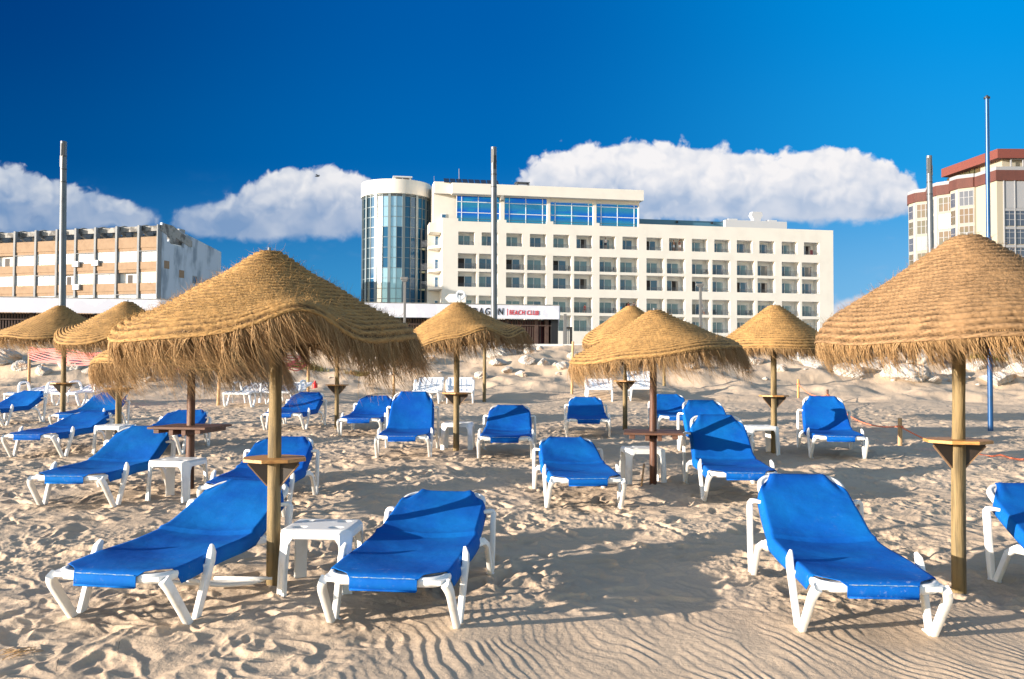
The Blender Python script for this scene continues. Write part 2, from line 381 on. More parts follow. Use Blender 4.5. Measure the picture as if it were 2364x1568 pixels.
M_fringe = straw_mat('straw_fringe', (.54, .345, .165), (.22, .13, .058), (.42, .255, .115), 5)

def sand_mat():
    m_ = mat('sand', (.5, .4, .3), .95, spec=.15); t = NT(m_.node_tree); b = t.n['Principled BSDF']
    oc = t.new('ShaderNodeTexCoord').outputs['Object']
    c = t.mix(t.ss(t.noise(oc, .8, 5, .6), .3, .7), (.565, .435, .312), (.505, .38, .268))
    c = t.mix(t.m('MULTIPLY', t.ss(t.noise(oc, 70, 6, .75), .52, .75), .35), c, (.40, .31, .22))
    c = t.mix(t.m('MULTIPLY', t.ss(t.noise(oc, 9, 5, .7), .6, .75), .30), c, (.40, .29, .19))
    t.l.new(c, b.inputs['Base Color'])
    bn = t.new('ShaderNodeBump'); bn.inputs['Strength'].default_value = .45; bn.inputs['Distance'].default_value = .004
    t.l.new(t.noise(oc, 160, 5, .7), bn.inputs['Height'])
    bn2 = t.new('ShaderNodeBump'); bn2.inputs['Strength'].default_value = .5; bn2.inputs['Distance'].default_value = .02
    t.l.new(t.noise(oc, 22, 5, .65), bn2.inputs['Height']); t.l.new(bn.outputs[0], bn2.inputs['Normal'])
    t.l.new(bn2.outputs[0], b.inputs['Normal']); return m_
M_sand = sand_mat()

# ---------------------------------------------------------------- sand height field
_r = np.random.RandomState(7); _perm = _r.permutation(256); _perm = np.concatenate([_perm, _perm, _perm])
_g = _r.rand(256) * 2 * np.pi; _gx = np.cos(_g); _gy = np.sin(_g)
def perlin(x, y):
    xi = np.floor(x).astype(np.int64); yi = np.floor(y).astype(np.int64); xf = x - xi; yf = y - yi
    uu = xf * xf * xf * (xf * (xf * 6 - 15) + 10); vv = yf * yf * yf * (yf * (yf * 6 - 15) + 10)
    def gr(a, b, fx, fy):
        h = _perm[_perm[a & 255] + (b & 255)]; return _gx[h] * fx + _gy[h] * fy
    n00 = gr(xi, yi, xf, yf); n10 = gr(xi + 1, yi, xf - 1, yf); n01 = gr(xi, yi + 1, xf, yf - 1); n11 = gr(xi + 1, yi + 1, xf - 1, yf - 1)
    a = n00 + uu * (n10 - n00); b = n01 + uu * (n11 - n01); return (a + vv * (b - a)) * 1.5
def fbm(x, y, o=4, g=.5):
    s = 0; a = 1
    for i in range(o): s = s + a * perlin(x + 13.7 * i, y - 7.3 * i); x = x * 2.03; y = y * 2.03; a *= g
    return s
def sst(x, a, b):
    t = np.clip((x - a) / (b - a), 0, 1); return t * t * (3 - 2 * t)
_hr = np.random.RandomState(11).rand(6, 4096)
def prints(x, y, cell, a, b, depth, seed, prob=.8):
    """worn footprints: one elongated hollow with a raised rim in most cells"""
    ci = np.floor(x / cell).astype(np.int64); cj = np.floor(y / cell).astype(np.int64); out = np.zeros_like(x)
    for i in (-1, 0, 1):
        for j in (-1, 0, 1):
            h = (((ci + i) * 7349 + (cj + j) * 9151 + seed * 131) ^ ((ci + i) * 31 + (cj + j) * 57)) & 4095
            qx = (ci + i + _hr[0][h]) * cell; qy = (cj + j + _hr[1][h]) * cell
            an = _hr[2][h] * 6.283; s_ = .7 + .6 * _hr[3][h]
            ca, sa = np.cos(an), np.sin(an); ex = ((x - qx) * ca + (y - qy) * sa) / (a * s_); ey = (-(x - qx) * sa + (y - qy) * ca) / (b * s_)
            r2 = ex * ex + ey * ey; on = (_hr[4][h] < prob)
            r = np.sqrt(r2)
            out += on * (-depth * (.5 + _hr[5][h]) * (1 - sst(r, .45, 1.12)) + depth * .30 * np.exp(-((r - 1.25) / .22) ** 2))
    return out
def Hs(x, y):
    x = np.asarray(x, dtype=np.float64); y = np.asarray(y, dtype=np.float64)
    h = SLOPE * np.clip(y, -400, 26)
    # dune foot and crest below the promenade
    crest = 34.5 + .6 * perlin(x * .12, y * 0 + 3.1); foot = 25.2 + 1.6 * perlin(x * .11 + 9, y * 0 + .4) + 1.2 * sst(x, 4, 10)
    d = np.clip((y - foot) / (crest - foot), 0, 1); top = 2.44 - SLOPE * 26
    prof = .55 * d + .45 * sst(d, .25, .95)
    h = h + top * prof
    dm = sst(y, 23.5, 27.5) * (1 - sst(y, 34.2, 35.2))
    h = h + dm * (  .19 * fbm(x * .5, y * .5, 3, .42) + .015 * (1 - np.abs(perlin(x * 1.7, y * 1.7)) * 2))
    fl = 1 - sst(y, 34.2, 35.0)
    h = h + fl * .028 * fbm(x * .45 + 4, y * .45, 3)
    # ripple field in front right, rougher trodden sand elsewhere
    wx = x + .10 * perlin(x * 1.1, y * 1.1); wy = y + .12 * perlin(x * .9 + 5, y * .9)
    bnd = 5.72 + .25 * perlin(x * .9 + 2, y * 0) - .35 * np.exp(-((x - .6) / .5) ** 2)
    rip = (1 - sst(wy, bnd - .45, bnd + .35)) * sst(wx, -1.3, -.3)
    far = sst(y, 19, 26)
    rough = (1 - rip)
    lf = (1 - sst(wy, 5.2, 6.6)) * (1 - sst(wx, -1.2, -.3))         # smooth scalloped sand at front left
    tr = .60 * rough * (1 - .35 * lf) * (1 - .72 * far)
    w1x = x + .16 * fbm(x * 1.6 + 3, y * 1.6, 3); w1y = y + .16 * fbm(x * 1.6 - 3, y * 1.6 + 8, 3)
    rid = 1 - np.abs(perlin(w1x * 2.1, w1y * 2.6)) * 2.2
    rid2 = 1 - np.abs(perlin(w1x * 4.4 + 9, w1y * 5.2)) * 2.2
    rid3 = 1 - np.abs(perlin(w1x * 8.7 + 19, w1y * 9.5)) * 2.2
    h = h + fl * tr * (.021 * rid + .012 * rid2 + .0045 * rid3)
    h = h + fl * tr * prints(w1x, w1y, .36, .15, .085, .031, 1)
    h = h + fl * tr * prints(w1x + .5, w1y + .2, .27, .10, .06, .022, 5, .7)
    near = 1 - sst(y, 14, 20)
    clod = fbm(x * 11, y * 11, 4, .62)
    patch = sst(perlin(x * .8 + 11, y * .8 + 2), -.15, .25)
    h = h + fl * near * tr * (1 - lf) * patch * (.011 * clod + .009 * (1 - np.abs(perlin(x * 19 + 3, y * 21)) * 2.4) * sst(perlin(x * 2.1, y * 2.3 + 9), -.1, .35))
    h = h + fl * (.0016 * fbm(x * 17, y * 17, 3, .6)) * (.35 + .65 * tr)
    # scallops front left
    sx, sy = x * .94 + y * .34, -x * .34 + y * .94
    sc_ = 1 - np.abs(perlin(sx * 5.2 + .8 * perlin(x * 3, y * 3), sy * 2.6 + 4)) * 2.4
    h = h + lf * fl * .012 * sc_
    # wind ripples: gentle windward side to the left, steep lee to the right
    nx, ny = .945, .327
    ph = (x * nx + y * ny) / .074 + 1.7 * fbm(x * 1.5 + 3, y * 1.1, 2) + .34 * perlin(x * 6.0, y * 4.2)
    fr = ph - np.floor(ph); saw = np.where(fr < .74, sst(fr, 0, .74), 1 - sst(fr, .74, 1.0))
    am = .0052 * (.35 + .85 * sst(perlin(x * 1.7 + 7, y * 1.9), -.5, .5)) * sst(perlin(x * 4.2 + 1, y * 2.7 + 5), -.7, .05)
    h = h + rip * am * saw + rip * .006 * perlin(x * 2.2, y * 2.2)
    ph2 = (x * nx + y * ny) / .075 + 1.2 * fbm(x * 1.9 + 13, y * 1.4, 2)
    fr2 = ph2 - np.floor(ph2)
    h = h + (1 - rip) * (1 - lf) * (1 - sst(y, 5.0, 6.2)) * .003 * np.where(fr2 < .7, fr2 / .7, (1 - fr2) / .3)
    return h
def hz(x, y): return float(Hs(np.array([x]), np.array([y]))[0])

inner = np.linspace(-.63, .63, 1150)
def outw(a, b, n): return a + (b - a) * (np.linspace(0, 1, n + 1)[1:] ** 2.2)
uu_ = np.concatenate([-outw(.63, 14, 130)[::-1], inner, outw(.63, 14, 130)])
ys = [-300, -120, -50, -20, -8, 0, 2, 3, 3.5]
yv = 3.8
while yv < 36.5: ys.append(yv); yv += .0085 * max(1, yv / 5.4) ** 1.55
ys += [38, 42, 50, 65, 90, 140, 220, 400, 800, 1600, 3500]
ys = np.array(ys)
Yg, Ug = np.meshgrid(ys, uu_, indexing='ij'); Xg = Ug * np.clip(Yg, 3.8, None) 
Zg = np.empty_like(Xg)
for i in range(0, len(ys), 100): Zg[i:i + 100] = Hs(Xg[i:i + 100], Yg[i:i + 100])
nr, nc = Xg.shape; idx = np.arange(nr * nc).reshape(nr, nc)
Q = np.stack([idx[:-1, :-1], idx[:-1, 1:], idx[1:, 1:], idx[1:, :-1]], -1).reshape(-1, 4)
sand = np_mesh('beach_sand', np.stack([Xg, Yg, Zg], -1).reshape(-1, 3), Q, M_sand)
tag(sand, 'pale trodden beach sand with wind ripples at the front and a dune behind', kind='structure')
del Xg, Yg, Zg, Ug, Q, idx

# promenade slab with pale kerb above the dune
pm = MB().box(-400, 400, 35.6, 400, 2.2, 2.52).build('promenade', M_prom); tag(pm, kind='structure', label='paved promenade above the dune')
kb = MB()
for i in range(60):
    x0 = -60 + i * 2.0; kb.box(x0, x0 + 1.985, 35.25, 35.597, 1.6, 2.68 if x0 < -9 else 2.53)
kb = kb.build('kerb', M_kerb, bevel=.01); tag(kb, kind='structure', label='pale kerb along the edge of the promenade')

# ---------------------------------------------------------------- straw umbrellas
PROF_A = [(0, 0), (.05, .010), (.12, .048), (.3, .168), (.47, .252), (.62, .345), (.73, .400), (.84, .445), (.93, .49), (.985, .54), (1, .585)]
PROF_F = [(0, 0), (.05, .006), (.10, .022), (.24, .112), (.38, .205), (.53, .31), (.69, .405), (.82, .485), (.93, .56), (.985, .64), (1, .71)]
def umbrella(x, y, apex_h, R, label, prof=PROF_A, tilt=(0, 0), humps=(), wave=.03, pole='pine', table_h=.85, pr=.043, pitch=.044,
             nth=640, nfr=5200, flen=(.16, .34), seed=0, fuzz=1500, drop=1.0, tab='wood', straw=None, ashift=(0, 0), wind=.36, lean=0, splay=.085, bpx=None, by=None, apx=None, tpy=None):
    rs = np.random.RandomState(seed + 5)
    if bpx:
        g_ = gnd(*bpx) if by is None else at(bpx[0], bpx[1], by); x, y = g_.x, g_.y
    gz = hz(x, y)
    if apx: p_ = at(apx[0], apx[1], y); apex_h = p_.z - gz - .035; ashift = (p_.x - x, 0)
    if tpy: table_h = at(bpx[0], tpy, y).z - gz
    root = empty('straw_parasol', (x, y, gz))
    tag(root, label, 'parasol', 'straw parasols standing on the beach')
    # profile resampled by arc length
    P = np.array(prof, float); P[:, 0] *= R; P[:, 1] *= drop
    rr = np.interp(np.linspace(0, 1, 400), np.linspace(0, 1, len(P)), P[:, 0]); zz = np.interp(rr + 1e-9 * np.arange(400), P[:, 0] + 1e-9 * np.arange(len(P)), P[:, 1])
    # smooth
    ker = np.ones(25) / 25
    zz = np.convolve(np.pad(zz, 12, mode='edge'), ker, 'valid'); rr2 = np.convolve(np.pad(rr, 12, mode='edge'), ker, 'valid'); rr2[0] = 0; zz[0] = 0
    s = np.concatenate([[0], np.cumsum(np.hypot(np.diff(rr2), np.diff(zz)))]); L = s[-1]
    ncoil = int(L / pitch); spc = 6; ns = ncoil * spc + 1
    sv = np.linspace(0, L, ns); rv = np.interp(sv, s, rr2); zv = -np.interp(sv, s, zz)
    th = np.linspace(0, 2 * np.pi, nth, endpoint=False)
    T, S = np.meshgrid(th, sv); Rr = np.repeat(rv[:, None], nth, 1); Zz = np.repeat(zv[:, None], nth, 1)
    fr = Rr / R
    ph0 = rs.rand(6) * 6.28
    wav = wave * (np.sin(3 * T + ph0[0]) + .7 * np.sin(5 * T + ph0[1]) + .4 * np.sin(8 * T + ph0[2]))
    Zz = Zz + wav * np.clip(fr, 0, 1) ** 3
    Rr = Rr * (1 + .018 * np.sin(2 * T + ph0[3]) + .02 * np.sin(5 * T + ph0[4]) * fr)
    for ang, wd, am, pw in humps:
        d = np.angle(np.exp(1j * (T - rad(ang)))); Zz = Zz + am * np.exp(-(d / rad(wd)) ** 2) * fr ** pw
    Xc = Rr * np.cos(T); Yc = Rr * np.sin(T)
    Zz = Zz + tilt[0] * Xc + tilt[1] * Yc
    def lump(T, S, Rr):
        v = S / pitch + T / (2 * np.pi)                    # spiral coils
        vf = v - np.floor(v); coil = np.clip(1 - (2 * vf - 1) ** 2, 0, 1) ** .42
        k = np.floor(v); ph = T * Rr / .075 + vf * 1.5 + (k * 0.37 % 1)
        strand = np.abs(np.sin(np.pi * ph))
        return coil, strand, ph, k
    coil, strand, phs, kk = lump(T, S, Rr)
    # normals from finite differences
    Pn = np.stack([Xc, Yc, Zz], -1)
    dT = np.roll(Pn, -1, 1) - np.roll(Pn, 1, 1); dS = np.gradient(Pn, axis=0)
    N = np.cross(dT, dS); nl = np.linalg.norm(N, axis=-1, keepdims=True); N = N / np.maximum(nl, 1e-9)
    N = np.where(N[..., 2:3] < 0, -N, N); N[0] = (0, 0, 1)
    hh = .030 * coil * (.72 + .28 * strand) + .004 * rs.rand(*coil.shape) * coil
    hh *= np.clip(Rr / .05, .15, 1)
    Pn = Pn + N * hh[..., None]
    top = Pn.reshape(-1, 3); 
    # underside skin
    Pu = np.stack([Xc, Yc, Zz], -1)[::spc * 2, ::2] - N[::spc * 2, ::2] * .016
    nu, nt2 = Pu.shape[:2]
    A0 = Vector((ashift[0], ashift[1], apex_h))
    idx = np.arange(ns * nth).reshape(ns, nth); nx_ = np.roll(idx, -1, 1)
    Q1 = np.stack([idx[:-1], idx[1:], nx_[1:], nx_[:-1]], -1).reshape(-1, 4)
    id2 = np.arange(nu * nt2).reshape(nu, nt2) + ns * nth; nx2 = np.roll(id2, -1, 1)
    Q2 = np.stack([id2[:-1], nx2[:-1], nx2[1:], id2[1:]], -1).reshape(-1, 4)
    V = np.concatenate([top, Pu.reshape(-1, 3)]) + np.array(A0)
    tone = np.clip(.35 + .5 * (np.sin(kk * 12.9898 + np.floor(phs) * 78.233) * .5) * .5 + 1.3 * (1 - coil) ** .9 + .5 * (1 - strand) ** 2 - .05, 0, 1).reshape(-1)  # random strand tone, plus painted shade in the gaps between coils
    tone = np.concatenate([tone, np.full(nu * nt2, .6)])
    # loose hairs sticking out of the weave
    smat = straw or M_straw
    def hairs(n, P0, D0, lens, rad_, bend, nseg=3, taper=True):
        pts = [P0]; d = D0.copy(); p = P0.copy()
        for k in range(nseg):
            p = p + d * (lens / nseg)[:, None]; pts.append(p); d = d + bend[k] if isinstance(bend, list) else d + bend
            d = d / np.linalg.norm(d, axis=1, keepdims=True)
        Vh = []; side1 = np.cross(D0, np.array([.3, .2, 1.0])); side1 /= np.maximum(np.linalg.norm(side1, axis=1, keepdims=True), 1e-6)
        side2 = np.cross(D0, side1)
        for k, p in enumerate(pts):
            r_ = rad_ * ((1 - .75 * k / nseg) if taper else 1)
            r_ = np.asarray(r_).reshape(-1, 1)
            for a in (0, 2.094, 4.189): Vh.append(p + side1 * (math.cos(a) * r_) + side2 * (math.sin(a) * r_))
        Vh = np.stack(Vh, 1); m = Vh.shape[1]; base = (np.arange(n) * m)[:, None, None]
        fa = []
        for k in range(nseg):
            for a in range(3): fa.append((k * 3 + a, k * 3 + (a + 1) % 3, (k + 1) * 3 + (a + 1) % 3, (k + 1) * 3 + a))
        Fh = (base + np.array(fa)[None]).reshape(-1, 4)
        return Vh.reshape(-1, 3), Fh, m
    if fuzz:
        ii = (np.sqrt(rs.rand(fuzz)) * (ns - 2)).astype(int) + 1; jj = rs.randint(0, nth, fuzz)
        P0 = Pn[ii, jj] + np.array(A0); Nn = N[ii, jj]
        tg = np.stack([-np.sin(th[jj]), np.cos(th[jj]), 0 * ii], -1); sgn = rs.choice([-1, 1], (fuzz, 1))
        D0 = tg * sgn + Nn * (.1 + .55 * rs.rand(fuzz, 1)) + .5 * rs.randn(fuzz, 3); D0 /= np.linalg.norm(D0, axis=1, keepdims=True)
        Vh, Fh, m = hairs(fuzz, P0, D0, .025 + .07 * rs.rand(fuzz) ** 2, np.full(fuzz, .0011), .25 * rs.randn(fuzz, 3), 3)
        Q3 = Fh + len(V); V = np.concatenate([V, Vh]); tone = np.concatenate([tone, np.repeat(rs.rand(fuzz) * .5, m)])
        Qa = np.concatenate([Q1, Q2, Q3])
    else: Qa = np.concatenate([Q1, Q2])
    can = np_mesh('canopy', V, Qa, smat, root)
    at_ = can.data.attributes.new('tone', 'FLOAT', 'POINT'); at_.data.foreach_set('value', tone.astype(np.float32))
    # fringe: wind bent strands from the last coils
    n = nfr; ncl = int(150 * R); cid = rs.randint(0, ncl, n); c_t = .42 * rs.randn(ncl)[cid]; c_l = (.72 + .55 * rs.rand(ncl))[cid]; c_o = .25 * rs.randn(ncl)[cid]
    tc_ = (cid + .5) / ncl * 2 * np.pi + rs.randn(n) * .30 * 2 * np.pi / ncl; jj = (np.floor(tc_ / (2 * np.pi) * nth).astype(int)) % nth; back = (rs.rand(n) ** 1.6 * spc * 1.6).astype(int); ii = ns - 1 - back
    P0 = Pn[ii, jj] + np.array(A0) - N[ii, jj] * .012; t_ = th[jj] + .01 * rs.randn(n)
    tuft = np.sin(t_ * 61 + ph0[5]) * .5 + np.sin(t_ * 37 + ph0[1]) * .5          # strands gather in tufts
    out = np.stack([np.cos(t_), np.sin(t_), 0 * t_], -1); tg = np.stack([-np.sin(t_), np.cos(t_), 0 * t_], -1)
    dS_ = (Pn[ns - 1, jj] - Pn[ns - 6, jj]); dS_ /= np.linalg.norm(dS_, axis=1, keepdims=True)
    D0 = dS_ * .50 + np.array([[0, 0, -.42]]) + out * (.02 + c_o[:, None] * .4) + tg * (c_t[:, None] + .16 * rs.randn(n, 1)) + np.array([[.26, .02, 0]]) + .13 * rs.randn(n, 3); D0 /= np.linalg.norm(D0, axis=1, keepdims=True)
    ln = (flen[0] * .75 + (flen[1] * 1.15 - flen[0] * .75) * rs.rand(n) ** 1.7) * c_l * (1 + .12 * np.clip(np.cos(t_), 0, 1))
    nseg = 7; bl = []; cph = rs.rand(n, 1) * 6.28
    for k in range(nseg):
        g = -.36 * np.exp(-((k - 1.0) / 2.0) ** 2) - .02 + .05 * (k > 4)
        wnd = wind * (.3 + .5 * k / nseg)
        inward = -(splay + .06 * c_o[:, None]) * out * (1 if k < 4 else .5)
        bl.append(np.array([[wnd, .03, g]]) + inward + .15 * rs.randn(n, 3) + .10 * np.sin(k * 1.3 + cph) * tg)
    Vf, Ff, m = hairs(n, P0, D0, ln, (.0015 + .0010 * rs.rand(n)) * (1 if nfr > 5000 else 1.35), bl, nseg)
    fo = np_mesh('fringe', Vf, Ff, M_fringe, can)
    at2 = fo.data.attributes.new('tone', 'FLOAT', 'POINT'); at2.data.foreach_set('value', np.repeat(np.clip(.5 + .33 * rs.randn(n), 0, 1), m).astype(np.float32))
    # pole
    pm_ = {'pine': M_pole, 'brown': M_brownpole}[pole]
    pth = [(0, 0, -.3), (0, 0, .3), (lean * .3, 0, .9), (lean * .7, 0, 1.5), (ashift[0] or lean, ashift[1], apex_h + .012)]
    mb = MB(); mb.tube(pth, pr, 18, scale=[1.04, 1.02, 1.0, .97, .93]); po = mb.build('pole', pm_, root, smooth=True)
    cp = MB().cyl((ashift[0] or lean, ashift[1], 0), .012, .011, apex_h - .02, apex_h + .036, 8).build('pole_pin', M_fin, root, smooth=False)
    # four thin inner ribs holding the canopy out
    for k in range(4):
        a = k * math.pi / 2 + .5; e = int(ns * .86); j = int((a % 6.283) / 6.283 * nth)
        p = Pu[min(e // (spc * 2), nu - 1), (j // 2) % nt2] + np.array(A0)
        MB().tube([(A0.x * .9, A0.y * .9, apex_h - .16), (p[0], p[1], p[2] - .005)], .011, 6).build('rib', M_rawpole, root)
    # drinks shelf round the pole
    if tab == 'wood':
        r_ = .215; a0 = rs.rand() * .6
        pol = [((r_ * .985) * math.cos(a0 + 2 * math.pi * i / 8 + math.pi / 8), (r_ * .985) * math.sin(a0 + 2 * math.pi * i / 8 + math.pi / 8)) for i in range(8)]
        tb = MB().prism(pol, table_h - .010, table_h + .011).build('shelf', M_table, root, bevel=.002)
        for k, aa in enumerate((-172, -12, 85)):
            Mz = Matrix.Rotation(rad(aa), 4, 'Z')
            tri = [(pr * .9, table_h - .0115), (r_ * .80, table_h - .0115), (r_ * .76, table_h - .034), (pr * .95, table_h - .165)]
            br = MB().prism(tri, -.007, .007, Mz, vert=lambda p, z: (p[0], z, p[1])).build('bracket', M_brack, tb)
            MB().sweep([Mz @ Vector((r_ * .79, 0, table_h - .030)), Mz @ Vector((pr * 1.05, 0, table_h - .172))], [(-.008, -.004), (.008, -.004), (.008, .004), (-.008, .004)]).build('bracket_strut', M_brackw, tb)
    elif tab == 'square':
        tb = MB()
        Mz = Matrix.Rotation(rad(-8), 4, 'Z')
        for k in range(5): tb.box(-.32, .32, -.32 + k * .129, -.32 + k * .129 + .122, table_h - .012, table_h + .012, Mz)
        tb = tb.build('shelf', M_browntab, root, bevel=.002)
        bl_ = MB().box(-.26, -.20, -.30, .30, table_h - .055, table_h - .0135, Mz).box(.20, .26, -.30, .30, table_h - .055, table_h - .0135, Mz)
        bl_.box(-.05 - pr, -pr - .003, -.29, .29, table_h - .075, table_h - .0135, Mz).box(pr + .003, pr + .05, -.29, .29, table_h - .075, table_h - .0135, Mz)
        bl_.build('shelf_bearer', M_browntab, tb, bevel=.003)
    return root

UC = 'straw parasols standing on the beach'
umbrella(-1.585, 5.99, 2.235, .92, 'large straw parasol at front left with thick greenish pole and wide fringe blown right',
         tilt=(.02, .0), humps=((-62, 14, .115, 5), (178, 20, .10, 7), (-30, 22, -.03, 4)), table_h=.84, pr=.043, nfr=8200, flen=(.11, .26), nth=900, fuzz=6500, seed=1, ashift=(.01, 0), wave=.018, bpx=(630, 1358), apx=(622, 572), tpy=1060)
umbrella(2.875, 5.95, 2.33, .925, 'big domed pale straw parasol at the right edge on a thick knotty pole', prof=PROF_F, table_h=.965, pr=.044,
         nfr=5600, flen=(.09, .22), nth=900, fuzz=4500, seed=2, ashift=(.05, 0), straw=M_strawp, wave=.012, lean=.02, bpx=(2214, 1362), apx=(2233, 538), tpy=1018)
umbrella(1.556, 10.15, 1.985, .93, 'straw parasol on a dark brown stained pole right of centre, tilted down to the left', tilt=(.105, 0), table_h=.61, pr=.040,
         pole='brown', tab='square', nfr=5200, flen=(.14, .30), seed=3, drop=.88, wave=.012, nth=760, fuzz=1800, bpx=(1508, 1125), apx=(1510, 712), tpy=998)
umbrella(-.80, 13.26, 2.19, .96, 'straw parasol at the centre with a folded rim, before the beach club sign', tilt=(.09, 0), humps=((-64, 15, .12, 6), (-10, 22, .06, 5), (-135, 30, -.05, 4)),
         nfr=3600, flen=(.14, .28), seed=4, wave=.02, table_h=.86, ashift=(.02, 0), bpx=(1053, 1045), apx=(1056, 695), tpy=908)
umbrella(3.735, 13.08, 2.15, .80, 'even rimmed straw parasol next left of the big domed one, white table behind its pole', prof=PROF_F, drop=.90, nfr=3400, flen=(.10, .20), seed=6,
         table_h=.84, wave=.01, humps=(), bpx=(1787, 1048), apx=(1788, 702), tpy=914)
umbrella(2.06, 16.76, 2.28, .86, 'straw parasol half hidden behind the brown poled one right of centre', prof=PROF_F, drop=.95, nfr=2600, flen=(.10, .24), seed=7, table_h=.89, nth=480, pitch=.046, fuzz=700, ashift=(.08, 0), bpx=(1443, 993), apx=(1457, 704), tpy=880)
umbrella(-5.78, 13.5, 2.22, .93, 'straw parasol at the left with its left rim curled up, touching the next one', tilt=(-.02, 0), humps=((188, 26, .10, 6), (-120, 30, -.05, 4)), nfr=3000, flen=(.14, .26), seed=8, table_h=.93,
         nth=520, ashift=(.12, 0), wave=.03, fuzz=900, bpx=(272, 1040), apx=(295, 693), tpy=897)
umbrella(-7.92, 16.2, 2.255, .99, 'leftmost straw parasol, in front of a tall grey mast', nfr=2800, flen=(.12, .26), seed=9, table_h=.876, nth=520, pitch=.046, wave=.02, fuzz=800, bpx=(144, 999), apx=(140, 703), tpy=885)
umbrella(-3.26, 17.1, 2.19, .98, 'straw parasol whose slim pole and shelf alone show, right of the thick greenish pole', nfr=1600, flen=(.10, .22), seed=10, table_h=.82, nth=420, pitch=.04, fuzz=300, pr=.04, bpx=(777, 989), apx=(777, 722), tpy=889)
umbrella(-3.52, 10.0, 1.98, .96, 'straw parasol on a dark brown pole at left, mostly behind the large front one', pole='brown', tab='square', table_h=.66, nfr=5200, flen=(.18, .36), seed=12,
         tilt=(-.0, 0), nth=600, humps=((170, 40, -.05, 5),), fuzz=800, bpx=(438, 1130), apx=(440, 712), tpy=985)

